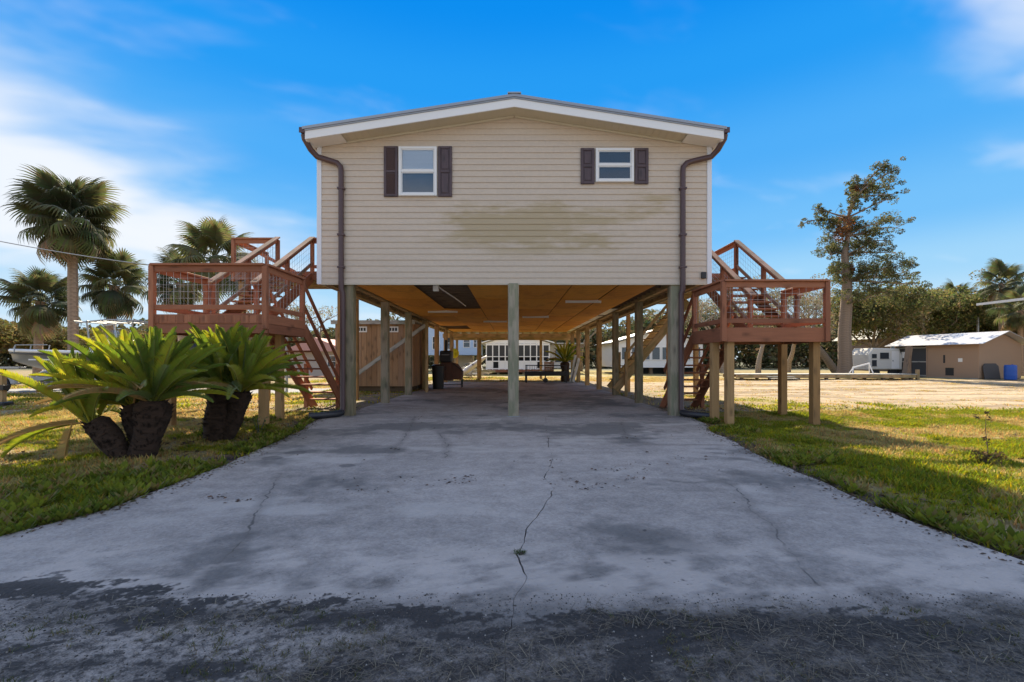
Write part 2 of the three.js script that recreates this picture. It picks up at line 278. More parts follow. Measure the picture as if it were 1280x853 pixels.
  const sp = hash(Math.floor(x * 140), Math.floor(d * 140), 191); if (sp > .9975) c = [c[0] * .5, c[1] * .48, c[2] * .47];
  return c;
}
const SHEETS = [[-5.1, 9.4, .9, 4.9, 2048, 2048, 9.4, 4.9], [-4.2, 8.2, 4.4, 5.5, 1536, 1024, 8.2, 5.5], [-4, 8, 9.6, 16, 1024, 1024, 4, 8]];
const T_concB = tex(1024, 1024, (u, v) => { let h = .5 + (fbm(u * 64, v * 64, 4, 201, 64) - .5) * .7 + (fbm(u * 8, v * 8, 3, 207, 8) - .5) * .5; return h; }, false);
const M_conc = SHEETS.map(([x0, w, d0, l, tw, th, rx, ry]) => new THREE.MeshStandardMaterial({ map: tex(tw, th, (u, v) => concrete(x0 + u * w, d0 + v * l)), bumpMap: rep(T_concB, rx / 1.2, ry / 1.2), bumpScale: .007, roughness: .9 }));
const driveway = thing('driveway', 'cracked grey concrete driveway running under the raised house', null, [0, 0, -10]);
driveway.userData.kind = 'structure';
function slabPanel(outline, near, drop = 0) {              // outline in (x, d)
  const g = prism(outline.map(([x, d]) => [x, -d]), .12, 'xz'), p = g.attributes.position, uv = g.attributes.uv;
  for (let i = 0; i < p.count; i++) { const x = p.getX(i), d = -p.getZ(i), [x0, w, d0, l] = SHEETS[near]; uv.setXY(i, (x - x0) / w, (d - d0) / l); }
  g.translate(0, drop, 0); part(driveway, 'concrete_panel', g, M_conc[near]);
}
const range = (a, b, s) => { const n = Math.max(1, Math.round(Math.abs(b - a) / s)), o = []; for (let i = 0; i <= n; i++) o.push(a + (b - a) * i / n); return o; };
{
  const J = .0035, cut = (d) => (fbm(d * 9, 3, 3, 211) - .5) * .05;
  const panel = (left, d0, d1, near, drop) => {
    const dd = range(d0 + J, d1 - J, near < 2 ? .06 : .4), mid = (d) => d > 9.7 ? (left ? -J : J) : crackX(d) + cut(d) + (left ? -1 : 1) * (.0012 + .0045 * sm(.4, .7, fbm(d * 4, 7, 2, 215)));
    const o = left ? [...dd.map(d => [edgeL(d), d]), ...dd.slice().reverse().map(d => [mid(d), d])] : [...dd.map(d => [mid(d), d]), ...dd.slice().reverse().map(d => [edgeR(d), d])];
    slabPanel(o, near, drop);
  };
  panel(true, 5.72, 9.82, 1, -.002); panel(true, .95, 5.72, 0, 0);
  panel(false, 7.15, 9.82, 1, 0); panel(false, 4.46, 7.15, 1, -.003); panel(false, .95, 4.46, 0, 0);
  for (let k = 0; k < 5; k++) { panel(true, 9.82 + k * 3.076, 9.82 + (k + 1) * 3.076, 2, -.001 * (k % 2)); panel(false, 9.82 + k * 3.076, 9.82 + (k + 1) * 3.076, 2, -.001 * ((k + 1) % 2)); }
}

// ---------------------------------------------------------------- the raised house
const HZ = -10, HX0 = -4.22, HX1 = 4.32, HC = .05, HB = 2.872, HBACK = -27.6, EAVE_S = .155;
const house = thing('raised_house', 'beige sided house raised on wooden posts over the driveway', 'house', [HC, 0, HZ]);
const soffitY = (x) => 6.545 - EAVE_S * Math.abs(x - HC);
{ // wall siding: lap boards in courses, each board its own piece; colour map carries the mildew on the vinyl
  const T_side = tex(1024, 512, (u, v) => {
    const x = HX0 + u * (HX1 - HX0), y = HB + v * 3.8;
    const st = fbm(x * 1.1 + 5, y * 4.2, 5, 301), sp = fbm(x * 5, y * 16, 4, 307), row = vnoise(x * 1.5, Math.floor((y - HB) / .129) * 3.7, 311);
    const where = blot(x, y, .9, 4.25, 2.2, .55) + .9 * blot(x, y, -.5, 4.1, 1.2, .38) + .6 * blot(x, y, 3.2, 4.7, .5, .5) + .5 * blot(x, y, 1.4, 3.75, 1.8, .3);
    const m = sm(.44, .68, st * .36 + sp * .24 + row * .20 + where * .20) * Math.min(1, where * 1.2 + .10);
    const k = .96 + (fbm(x * 22, y * 22, 3, 317) - .5) * .10 + (row - .5) * .06;
    return mix3([.62 * k, .50 * k, .385 * k], [.43, .325, .18], m * .85);
  });
  T_side.wrapS = T_side.wrapT = THREE.ClampToEdgeWrapping;
  const m = new THREE.MeshStandardMaterial({ map: T_side, roughness: .5, bumpMap: rep(T_grainB, 14, 20), bumpScale: .0008 });
  block(house, 'wall_core', M.soffit, HX0 + .02, HX1 - .02, HB + .285, 5.9, HZ - .03, HBACK + .02); block(house, 'rim_joist', M.joistLight, HX0 + .03, HX1 - .03, HB, HB + .258, HZ - .015, HZ - .055);
  part(house, 'gable_core', prism([[HX0 + .02, 5.9], [HX1 - .02, 5.9], [HC, soffitY(HC) + .06]], .2), M.soffit, [0, 0, HZ - .25]);
  const rowH = .1295, r = rng(5);
  for (let k = 0; ; k++) {
    const y0 = HB + k * rowH; if (y0 > soffitY(HC) - .02) break;
    const half = Math.min(9, (soffitY(HC) - y0) / EAVE_S + .02), x0 = Math.max(HX0 + .05, HC - half), x1 = Math.min(HX1 - .05, HC + half);
    let cuts = [x0]; let c = x0 + .8 + r() * 2.9; while (c < x1 - .7) { cuts.push(c); c += 3.66; } cuts.push(x1);
    for (let q = 0; q < cuts.length - 1; q++) {
      const a = cuts[q], b = cuts[q + 1] + (q < cuts.length - 2 ? .03 : 0), pr = (q % 2) * .0016, y1 = y0 + rowH + .012;
      const prof = [[.0195 + pr, y0], [.0185 + pr, y0 + .008], [.004 + pr, y1], [-.012, y1], [-.012, y0 + .004], [.010, y0]];
      const P = [], I = [], U = []; const n = prof.length;
      for (let i = 0; i < n; i++) { const e = [prof[i], prof[(i + 1) % n]]; const o = P.length / 3; for (const [z, y] of e) for (const x of [a, b]) { P.push(x, y, HZ + z); U.push((x - HX0) / (HX1 - HX0), (y - HB) / 3.8); } I.push(o, o + 2, o + 1, o + 1, o + 2, o + 3); }
      for (const x of [a, b]) { const o = P.length / 3; for (const [z, y] of prof) { P.push(x, y, HZ + z); U.push((x - HX0) / (HX1 - HX0), (y - HB) / 3.8); } for (let i = 1; i < n - 1; i++) x === a ? I.push(o, o + i, o + i + 1) : I.push(o, o + i + 1, o + i); }
      let g = new THREE.BufferGeometry(); g.setAttribute('position', new THREE.Float32BufferAttribute(P, 3)); g.setAttribute('uv', new THREE.Float32BufferAttribute(U, 2)); g.setIndex(I); g = g.toNonIndexed(); g.computeVertexNormals();
      part(house, 'siding_board', g, m);
    }
  }
}
// corner boards and starter strip
for (const [x, s] of [[HX0, 1], [HX1, -1]]) { block(house, 'corner_trim', M.trim, x - .015 * s, x + .085 * s, HB - .012, 5.93, HZ + .032, HZ - .08); block(house, 'side_wall', M.soffit, x, x + .03 * s, HB, 5.93, HZ - .082, HBACK); }
block(house, 'starter_strip', M.soffit, HX0 + .09, HX1 - .09, HB - .022, HB - .003, HZ + .024, HZ - .03, .002);
// roof: two slopes of ribbed metal, white rake boards, tan soffit, boxed eave returns
{
  const ZF = -9.58, ZB = HBACK - .4, yTop = (x) => 6.735 - EAVE_S * Math.abs(x - HC), XE = 4.36;
  for (const s of [-1, 1]) {
    const xe = HC + s * XE, slope = (o0, o1, z0, z1, name, m, xa = HC, xb = xe) => part(house, name, prism(s > 0 ? [[xa, yTop(xa) + o0], [xb, yTop(xb) + o0], [xb, yTop(xb) + o1], [xa, yTop(xa) + o1]] : [[xb, yTop(xb) + o0], [xa, yTop(xa) + o0], [xa, yTop(xa) + o1], [xb, yTop(xb) + o1]], z0 - z1), m, [0, 0, z1]);
    const roof = slope(-.045, .012, ZF + .045, ZB, 'roof', M.roofMetal, HC, xe + s * .05);
    for (let k = 0; k < 20; k++) { const z = ZF - .2 - k * .9; const rib = new THREE.Mesh(cbox(XE / Math.cos(Math.atan(EAVE_S)) - .12, .03, .05, .006), M.roofMetal); rib.name = 'roof_rib'; put(rib, roof, frameOf(V(HC + s * .1, yTop(HC + .1) + .022, z), V(xe, yTop(xe) + .022, z))); }
    slope(-.075, -.047, ZF + .03, ZF - .06, 'drip_edge', M.roofMetal);
    slope(-.245, -.077, ZF + .012, ZF - .02, 'rake_board', M.white);
    slope(-.222, -.205, ZF - .022, HZ + .004, 'rake_soffit', M.soffit);
    // soffit vents: thin ribs across the rake soffit
    for (let k = 0; k < 28; k++) { const x = HC + s * (.2 + k * .145); const y = yTop(x) - .2255; if (Math.abs(x - HC) < 3.9) block(house, 'soffit_rib', M.soffit, x - .006, x + .006, y - .003, y + .003, ZF - .03, HZ + .03, .001); }
    slope(-.262, -.2235, HZ + .022, HZ + .045, 'frieze_trim', M.soffit, HC + s * .01, HC + s * 3.62);
    // boxed return at the eave
    const rx0 = HC + s * 3.62, rx1 = xe; part(house, 'eave_return', prism((s > 0 ? [[rx0, 5.925], [rx1, 5.925], [rx1, yTop(rx1) - .247], [rx0, yTop(rx0) - .247]] : [[rx1, 5.925], [rx0, 5.925], [rx0, yTop(rx0) - .247], [rx1, yTop(rx1) - .247]]), .36), M.white, [0, 0, HZ + .035]);
    block(house, 'eave_fascia', M.white, xe - s * .03, xe + s * .005, yTop(xe) - .26, yTop(xe) - .08, ZF - .03, ZB);
    block(house, 'eave_soffit', M.soffit, HC + s * 4.27, xe - s * .03, 5.90, 5.92, HZ + .02, ZB);
    // gutter with its downspout
    const gx = xe + s * .06, gut = part(house, 'gutter', prism([[-.055, -.05], [.035, -.05], [.065, .06], [.05, .06], [.028, -.038], [-.05, -.038]].map(([a, b]) => [a * s, b]).sort(() => 0), ZF + .02 - ZB), M.brown, [gx, 6.0, ZB]);
    block(gut, 'gutter_cap', M.brown, gx - .06, gx + .06, 5.945, 6.06, ZF + .018, ZF + .028, .002);
    const sx = s * 3.69, path = [V(gx, 5.95, ZF - .06), V(gx - s * .01, 5.86, ZF - .08), V(gx - s * .08, 5.70, ZF - .22), V(gx - s * .17, 5.60, ZF - .33), V(sx + s * .22, 5.51, HZ + .09), V(sx + s * .09, 5.47, HZ + .075), V(sx + s * .01, 5.38, HZ + .075), V(sx, 5.28, HZ + .075), V(sx, HB + .02, HZ + .075)];
    const ds = part(house, 'downspout', flatTube(path, .058, .04), M.brown);
    part(ds, 'lower_pipe', flatTube([V(sx, HB + .04, HZ + .075), V(sx - s * .005, HB - .14, HZ + .07), V(sx - s * .03, HB - .22, HZ + .06), V(sx - s * .03, .16, HZ + .06), V(sx - s * .005, .07, HZ + .10)], .058, .045), M.brown);
    for (const y of [4.9, 3.9, 3.2]) block(ds, 'strap', M.brown, sx - .075, sx + .075, y, y + .04, HZ + .025, HZ + .120, .002);
  }
  block(house, 'ridge_cap', M.roofMetal, HC - .14, HC + .14, 6.742, 6.775, ZF + .06, ZB);
}
function flatTube(pts, a, b) { const g = tube(pts, 1, 1, 8, true), p = g.attributes.position, n = g.attributes.normal, w = 9; pts.forEach((c, i) => { for (let k = 0; k < w; k++) { const j = i * w + k; const dx = n.getX(j), dy = n.getY(j), dz = n.getZ(j); const q = Math.max(Math.abs(dx), Math.abs(dy), Math.abs(dz)); const f = .8 + .2 / q; p.setXYZ(j, c.x + dx * a * f, c.y + dy * a * f, c.z + dz * b * f); } }); return g; }
// windows with frames, sashes, panes, blinds; panelled shutters
function houseWindow(x0, x1, y0, y1, blinds) {
  const Z = HZ + .02, f = .055, ym = (y0 + y1) / 2 + .005;
  const w = block(house, 'window', M.dark, x0 + .02, x1 - .02, y0 + .02, y1 - .02, Z - .03, Z + .006, .002);
  const fr = (n, a, b, c, d, z1) => block(w, n, M.white, a, b, c, d, Z, Z + z1, .006);
  fr('frame', x0, x0 + f, y0, y1, .062); fr('frame', x1 - f, x1, y0, y1, .062); fr('frame', x0 + f, x1 - f, y1 - f, y1, .060); fr('frame', x0 + f, x1 - f, y0, y0 + f * 1.1, .064);
  fr('meeting_rail', x0 + f, x1 - f, ym - .026, ym + .026, .052);
  for (const [a, b, z] of [[ym + .026, y1 - f, .040], [y0 + f * 1.1, ym - .026, .034]]) {
    for (const [p, q] of [[x0 + f, x0 + f + .022], [x1 - f - .022, x1 - f]]) fr('sash', p, q, a, b, z + .006);
    fr('sash', x0 + f + .022, x1 - f - .022, b - .02, b, z + .006); fr('sash', x0 + f + .022, x1 - f - .022, a, a + .02, z + .006);
    part(w, 'pane', cbox(x1 - x0 - 2 * f - .044, b - a - .04, .003, .0005), M.glass, [(x0 + x1) / 2, (a + b) / 2, Z + z]);
  }
  const bl = mat([.68, .70, .74]), sc = mat([.10, .115, .135]);
  if (blinds) { for (let y = ym + .05; y < y1 - f - .02; y += .028) part(w, 'blind_slat', cbox(x1 - x0 - .17, .024, .003, .0008), bl, [(x0 + x1) / 2, y, Z + .018], [.5, 0, 0]); block(w, 'insect_screen', sc, x0 + f + .024, x1 - f - .024, y0 + f * 1.1 + .02, ym - .03, Z + .008, Z + .012, .001); }
  else block(w, 'insect_screen', mat([.022, .035, .055]), x0 + f + .024, x1 - f - .024, y0 + f * 1.1 + .02, ym - .03, Z + .008, Z + .012, .001);
}
function shutter(x0, x1, y0, y1, louver) {
  const Z = HZ + .022, s = block(house, 'shutter', M.shutter, x0, x1, y0, y1, Z, Z + .016, .003), ym = (y0 + y1) / 2, b = .055;
  const p = (n, a, c, d, e, z) => block(s, n, M.shutter, a, c, d, e, Z + .016, Z + z, .005);
  p('stile', x0, x0 + b, y0, y1, .036); p('stile', x1 - b, x1, y0, y1, .036);
  for (const y of [y0, ym - b / 2, y1 - b]) p('cross_rail', x0 + b, x1 - b, y, y + b, .034);
  for (const [a, c] of [[y0 + b, ym - b / 2], [ym + b / 2, y1 - b]]) if (louver) { for (let y = a + .02; y < c - .01; y += .034) part(s, 'louver', cbox(x1 - x0 - 2 * b, .034, .006, .001), M.shutter, [(x0 + x1) / 2, y, Z + .024], [.6, 0, 0]); } else p('raised_panel', x0 + b + .02, x1 - b - .02, a + .025, c - .025, .030);
}
houseWindow(-2.45, -1.625, 4.765, 5.83, true); shutter(-2.775, -2.475, 4.755, 5.845, true); shutter(-1.60, -1.30, 4.755, 5.845, false);
houseWindow(1.81, 2.635, 5.065, 5.795, false); shutter(1.49, 1.785, 5.03, 5.805, false); shutter(2.66, 2.955, 5.03, 5.805, false);
block(house, 'outlet_box', M.black, 4.10, 4.20, 2.98, 3.12, HZ + .02, HZ + .07, .008);
// underside: floor frame, joists, and the tan panels nailed below them, some missing
{
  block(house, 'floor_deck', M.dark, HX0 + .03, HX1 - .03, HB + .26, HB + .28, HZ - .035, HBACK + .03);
  for (const x of [-4.05, 4.12, -3.6, 3.6, 0]) block(house, 'girder', M.oldpine, x - .06, x + .06, HB - .01, HB + .24, HZ - .06, HBACK + .1);
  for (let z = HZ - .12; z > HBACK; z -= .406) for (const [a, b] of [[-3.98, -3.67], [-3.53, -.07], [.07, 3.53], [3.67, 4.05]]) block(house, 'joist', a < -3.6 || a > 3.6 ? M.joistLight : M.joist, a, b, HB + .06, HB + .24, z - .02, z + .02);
  const ob = [tex(512, 512, (u, v) => { const g = fbm(u * 5, v * 40, 4, 401, 5), f = fbm(u * 60, v * 60, 3, 409, 60), s = sm(.55, .75, fbm(u * 4, v * 4, 4, 419, 4)); const k = .62 + g * .4 + f * .25; return mix3([k, k, k], [k * .86, k * .82, k * .78], s); })][0];
  const mats = [[.82, .35, .030], [.76, .31, .025], [.85, .38, .040], [.74, .30, .028]].map(c => mat(c, { map: ob, roughness: .75 }));
  const r = rng(44), cols = [[-3.5, -2.22], [-2.2, -1.02], [-1.0, .02], [.04, 1.33], [1.36, 2.38], [2.41, 3.22]];
  cols.forEach(([a, b], i) => { for (let k = 0; k < 7; k++) {
    const z0 = HZ - .10 - k * 2.46, z1 = Math.max(z0 - 2.44, HBACK + .1); if (i === 1 && k < 2) continue; if (i === 0 && k === 5) continue;
    const w = b - a, L = z0 - z1, seg = 8, g = new THREE.BoxGeometry(w, .012, L, 6, 1, seg), p = g.attributes.position, uv = g.attributes.uv, sag = .012 + r() * .03, tilt = (r() - .5) * .008, uo = r() * 3;
    for (let q = 0; q < p.count; q++) { const x = p.getX(q) / w * 2, z = p.getZ(q) / L * 2; p.setY(q, p.getY(q) - sag * (1 - x * x) * (.5 + .5 * (1 - z * z)) + tilt * x); uv.setXY(q, p.getX(q) / 1.2 + uo, p.getZ(q) / 2.4 + uo); } g.computeVertexNormals();
    part(house, 'ceiling_panel', g, mats[(i * 3 + k * 5) % 4], [(a + b) / 2, HB + .028 - (k % 2) * .004 - (i % 2) * .007, (z0 + z1) / 2]);
  } });
  for (let k = 0; k < 5; k++) block(house, 'white_strip', M.white, 3.24, 3.50, HB + .03, HB + .04, HZ - 5.2 - k * 2.4, HZ - 7.3 - k * 2.4, .002);
}
// posts under the house
{
  const rows = [10.12, 13.05, 16.0, 19.0, 22.0, 24.95, 27.4];
  rows.forEach((d, i) => { for (const s of [-1, 1]) { const x = s * (i ? 3.6 : 3.56), w = .095 + .008 * hash(i, s + 3, 7); part(house, 'post', cbox(w * 2, HB - .012 + .04, w * 2, .012, (i + s + 5) % 5), pick(i < 3 ? M.grey : M.oldpine), [x, (HB - .012 - .04) / 2, -d], [0, (hash(i, s, 8) - .5) * .06, 0]); } });
  const cp = part(house, 'post', cbox(.235, HB + .03, .235, .02, 2), M.grey[2], [.03, (HB - .03) / 2, -10.0]);
  cp.userData.label = 'grey weathered centre post at the front of the carport';
  block(cp, 'base_plate', M.galv, -.11, .17, 0, .012, -10.14, -9.86, .002);
}

// ---------------------------------------------------------------- the two timber entry stairs
function wirePanel(parent, a, b, y0a, y1a, y0b, y1b, step = .102) {   // hog wire between two uprights a and b (ground points), heights at each
  const list = [], n = Math.max(2, Math.round(a.distanceTo(b) / (step * 1.25))), rows = Math.max(2, Math.round((y1a - y0a) / (step * 1.25))), r = .0026;
  const q = (f, g) => V(mix(a.x, b.x, f), mix(mix(y0a, y0b, f), mix(y1a, y1b, f), g), mix(a.z, b.z, f));
  for (let i = 0; i <= n; i++) list.push(rod(q(i / n, 0), q(i / n, 1), r, 4));
  for (let j = 0; j <= rows; j++) list.push(rod(q(0, j / rows), q(1, j / rows), r, 4));
  return part(parent, 'wire_panel', merge(list), M.wire);
}
function railing(parent, a, b, deckA, deckB, o = {}) {     // rail between two posts, cap board, face boards, wire infill
  const H = .89, y = (p, h) => V(p.x, h, p.z), wd = o.wood || M.red, cap = o.cap || M.red;
  if (o.posts !== false) for (const [p, dk] of [[a, deckA], [b, deckB]]) block(parent, 'railing_post', wd, p.x - .045, p.x + .045, dk - .26, dk + H - .02, p.z - .045, p.z + .045, .006);
  if (o.cap !== null) beam(parent, 'cap_rail', cap, y(a, deckA + H), y(b, deckB + H), .038, .14);
  beam(parent, 'top_rail', wd, y(a, deckA + H - .075), y(b, deckB + H - .075), .11, .036);
  beam(parent, 'bottom_rail', wd, y(a, deckA + .13), y(b, deckB + .13), .09, .036);
  if (o.wire !== false) wirePanel(parent, a, b, deckA + .17, deckA + H - .12, deckB + .17, deckB + H - .12);
}
function flight(parent, x0, x1, zA, yA, zB, yB, n, tread = M.red, stringerM = M.red) {  // from (zA, yA) to (zB, yB)
  const dz = (zB - zA) / n, dy = (yB - yA) / n, sg = Math.sign(zB - zA);
  for (const x of [x0 + .02, x1 - .02]) beam(parent, 'stringer', stringerM, V(x, yA - .16, zA), V(x, yB - .16, zB), .27, .04);
  for (let k = 1; k < n; k++) { const z = zA + dz * (k - (dy > 0 ? .5 : .5)), y = yA + dy * k; for (const q of [-.068, .068]) part(parent, 'tread', cbox(x1 - x0 - .085, .036, .13, .005, nextVar()), pick(tread), [(x0 + x1) / 2, y - .018, z + q]); }
}
function stairs(s, c, label) {
  const X = (x) => s * x, st = thing('entry_staircase', label, 'staircase', [X((c.xi + c.xo) / 2), 0, -c.zf - .7], 'entry staircases at the two front corners');
  const xa = X(c.xi), xb = X(c.xo), lo = Math.min(xa, xb), hi = Math.max(xa, xb), zf = -c.zf, zb = -c.zb, D = c.deck, mid = X(c.split);
  // platform: deck boards, joists, rim boards, posts to the ground
  for (let z = zf - .07; z > zb; z -= .145) block(st, 'deck_board', M.red, lo + .01, hi - .01, D - .036, D, z - .068, z + .068, .005);
  for (let k = 0; k <= 4; k++) { const x = mix(lo + .06, hi - .06, k / 4); block(st, 'joist', M.pine, x - .019, x + .019, D - .036 - .185, D - .038, zf - .06, zb + .05); }
  const rim = (n, h0, h1) => { block(st, n, M.red, lo - .002, hi + .002, D - h1, D - h0, zf - .002, zf + .036); for (const x of [lo, hi]) block(st, n, M.red, x - .019, x + .019, D - h1, D - h0, zf - .004, zb); block(st, n, M.red, lo + .02, hi - .02, D - h1, D - h0, zb, zb + .036); };
  if (c.rimRows === 2) { rim('rim_board', -.004, .165); rim('lower_rim_board', .170, .335); for (let x = lo + .10; x < hi - .05; x += .145) block(st, 'board_end', M.red, x - .058, x + .058, D - .15, D - .012, zf + .037, zf + .041, .002); } else rim('rim_board', -.002, .27);
  for (const [x, d] of c.posts) block(st, 'post', M.pine, X(x) - .07, X(x) + .07, -.06, D - (c.rimRows === 2 ? .17 : .225), -d - .07, -d + .07, .008);
  // railing round the platform
  const A = V(X(c.xi + .03), 0, zf + .03), B = V(X(c.xo - .03), 0, zf + .03), C = V(X(c.xo - .03), 0, zb + .05), E = V(X(c.xi + .03), 0, zb + .05);
  railing(st, A, B, D, D); railing(st, B, C, D, D, { posts: false }); railing(st, A, E, D, D, { posts: false });
  for (const p of [C, E]) block(st, 'railing_post', M.red, p.x - .045, p.x + .045, D - .26, D + .87, p.z - .045, p.z + .045, .006);
  // flight going down along the house
  const dz = -c.downEnd; flight(st, Math.min(xa, X(c.downOut)), Math.max(xa, X(c.downOut)), zb - .01, D, dz, .02, 10);
  for (const x of [c.xi + .03, c.downOut]) {
    const zt = zb + .03, tp = V(X(x), D + .84, zt), bt = V(X(x), .92, dz + .25), nz = dz + .45;
    beam(st, 'handrail', M.red, tp, bt, .09, .038); beam(st, 'mid_rail', M.red, tp.clone().setY(D + .38), bt.clone().setY(.46), .09, .038);
    block(st, 'newel_post', M.red, X(x) - .045 + s * .06, X(x) + .045 + s * .06, -.03, 1.12, nz - .045, nz + .045, .006);
  }
  // flight going up to the side deck
  const u0 = Math.min(mid, X(c.upOut)), u1 = Math.max(mid, X(c.upOut)), ut = -c.upEnd, L = c.level;
  flight(st, u0, u1, zb - .01, D, ut, L, 9);
  for (const x of [u0 + .01, u1 - .01]) {
    const p = (f) => V(x, mix(D, L, f), mix(zb, ut, f)), P0 = p(0), P1 = p(1);
    beam(st, 'handrail', M.redTop, V(x, D + .80, zb + .08), V(x, L + .93, ut), .04, .14); beam(st, 'top_rail', M.red, V(x, D + .73, zb + .06), V(x, L + .86, ut), .09, .036); beam(st, 'bottom_rail', M.redTop, V(x, D + .14, zb + .02), V(x, L + .22, ut), .09, .036);
    for (const f of [.02, .5, 1]) { const q = p(f); block(st, 'railing_post', M.red, x - .045, x + .045, q.y - .2, q.y + .86, q.z - .045, q.z + .045, .006); }
    wirePanel(st, V(x, 0, P0.z), V(x, 0, P1.z), D + .2, D + .72, L + .28, L + .84);
  }
  // side deck at floor level with its joists, posts and railing
  const d0 = Math.min(X(4.36), X(c.deckOut)), d1 = Math.max(X(4.36), X(c.deckOut)), ze = -c.deckEnd;
  for (let z = ut - .07; z > ze; z -= .145) block(st, 'deck_board', M.redTop, d0, d1, L - .036, L, z - .068, z + .068, .005);
  for (let z = ut - .02; z > ze - .05; z -= .406) block(st, 'joist', M.joistLight, d0 + .02, d1 - .02, L - .225, L - .038, z - .019, z + .019);
  for (const x of [d0, d1]) block(st, 'rim_board', M.pine, x - .019, x + .019, L - .23, L - .001, ut, ze - .04);
  block(st, 'rim_board', M.red, d0 + .02, d1 - .02, L - .23, L - .001, ut + .002, ut + .036);
  for (const [x, d] of c.deckPosts) block(st, 'post', M.pine, X(x) - .07, X(x) + .07, -.06, L - .23, -d - .07, -d + .07, .008);
  const F = V(X(c.deckOut - .03), 0, ut), G = V(X(c.deckOut - .03), 0, ze);
  railing(st, F, G, L, L);
  if (c.deckOut > c.upOut + .3) { railing(st, F, V(X(c.upOut), 0, ut), L, L, { posts: false }); beam(st, 'brace', M.red, V(X(c.deckOut) + .15, L + .80, ut - .1), V(X(c.upOut) + .2, L + .1, ut - .6), .09, .036); }
  railing(st, V(X(c.split), 0, ut), V(X(4.5), 0, ut), L, L, { posts: false, wire: false });
  return st;
}
stairs(-1, { xi: 4.38, xo: 6.46, zf: 8.25, zb: 9.72, deck: 2.03, rimRows: 2, split: 5.42, upOut: 6.38, upEnd: 12.5, level: 3.62, downOut: 5.22, downEnd: 12.25, posts: [[4.56, 8.45], [4.86, 9.62], [6.28, 8.45], [6.2, 9.5]], deckOut: 7.6, deckEnd: 14.2, deckPosts: [[7.45, 12.7], [7.45, 14.0], [4.75, 12.75], [4.75, 14.0]] }, 'red stained timber stairs and railed platform behind the cycads');
stairs(1, { xi: 3.98, xo: 6.0, zf: 8.75, zb: 10.15, deck: 1.83, rimRows: 1, split: 5.28, upOut: 6.33, upEnd: 12.95, level: 3.65, downOut: 4.86, downEnd: 12.35, posts: [[4.05, 9.2], [4.19, 8.87], [5.87, 8.92], [6.05, 10.28]], deckOut: 6.34, deckEnd: 18.5, deckPosts: [[6.2, 13.1], [6.2, 15.5], [6.2, 18.2], [4.6, 18.2]] }, 'reddish timber stairs and railed platform beside the sandy yard');

// second stair reaching the side deck from under the house, and the long brace in front of the shed
{
  const t = thing('side_stair', 'rough timber stair slanting up behind the carport posts', 'staircase', [4.4, 0, -16.4]);
  for (const z of [-15.9, -16.9]) beam(t, 'stringer', M.oldpine, V(2.98 + .6, .18, z), V(6.1, 3.25, z), .26, .045);
  for (let k = 1; k < 13; k++) { const f = k / 13; block(t, 'tread', M.oldpine, mix(3.5, 6.1, f) - .13, mix(3.5, 6.1, f) + .13, mix(.28, 3.4, f) - .02, mix(.28, 3.4, f) + .02, -15.93, -16.87); }
  for (const z of [-15.9, -16.9]) block(t, 'newel_post', M.oldpine, 3.88, 3.97, -.04, 1.5, z - .045 + .08, z + .045 + .08);
  beam(t, 'handrail', M.oldpine, V(3.9, 1.4, -15.82), V(6.1, 4.0, -15.82), .09, .04);
  const b = thing('diagonal_brace', 'long pale board slanting across the plank shed front', 'brace', [-4.6, 0, -17.25]);
  beam(b, 'brace_board', M.silver, V(-6.05, .52, -17.28), V(-3.25, 2.52, -17.28), .14, .04); block(b, 'foot_post', M.oldpine, -6.15, -6.05, -.05, .7, -17.33, -17.24); block(b, 'head_post', M.oldpine, -3.25, -3.15, -.03, 2.6, -17.33, -17.24);
}
// flexible drain pipes at the feet of the downspouts
for (const [s, lab] of [[-1, 'black corrugated drain pipe lying by the post near the cycads'], [1, 'black corrugated drain pipe lying by the post beside the sandy yard']]) {
  const t = thing('drain_pipe', lab, 'drain pipe', [s * 3.8, 0, -9.7], 'drain pipes under the downspouts'), pts = [V(s * 3.66, .09, -9.92), V(s * 3.70, .075, -9.80), V(s * 3.80, .07, -9.66), V(s * 3.95, .065, -9.53), V(s * 4.14, .06, -9.42)];
  const cv = new THREE.CatmullRomCurve3(pts), P = cv.getPoints(36); part(t, 'pipe', tube(P, P.map((_, i) => .062 + (i % 2) * .008), 0, 10), M.blackPipe);
  const e = P[36], dir = e.clone().sub(P[35]).normalize(); part(t, 'collar', tube([e.clone().addScaledVector(dir, -.05), e.clone().addScaledVector(dir, .02)], .08, .08, 12), M.blackPipe);
}
// unlit strip lights, junction box
[[-2.35, 15.6, 'thin white strip light fixture under the bare joists'], [-.72, 19.6, 'thin white strip light fixture halfway along the carport ceiling'], [.9, 17.5, 'thin white strip light fixture beside the centre post'], [2.0, 12.9, 'thin white strip light fixture on the tan panels near the front']].forEach(([x, d, lab], i) => {
  const t = thing('strip_light', lab, 'light fixture', [x, HB - .1, -d], 'unlit strip lights on the carport ceiling');
  block(t, 'housing', M.white, x - .5, x + .5, HB - .03, HB + .028, -d - .04, -d + .04, .006); part(t, 'lamp_tube', rod(V(x - .47, HB - .045, -d), V(x + .47, HB - .045, -d), .012, 8), mat([.75, .76, .74], { roughness: .3 }));
  for (const q of [-.485, .485]) block(t, 'end_cap', M.white, x + q - .015, x + q + .015, HB - .06, HB - .031, -d - .025, -d + .025, .003);
});
{
  const t = thing('junction_box', 'small white outlet box and conduit on the bare joists', 'outlet box', [-1.72, HB - .1, -10.4]);
  block(t, 'box', M.white, -1.78, -1.66, HB - .10, HB + .05, -10.45, -10.35); part(t, 'conduit', tube([V(-1.70, HB + .03, -10.45), V(-1.66, HB + .02, -11.0), V(-1.55, HB + .03, -12.5), V(-1.45, HB + .03, -14.4)], .018, .018, 6), M.white);
}
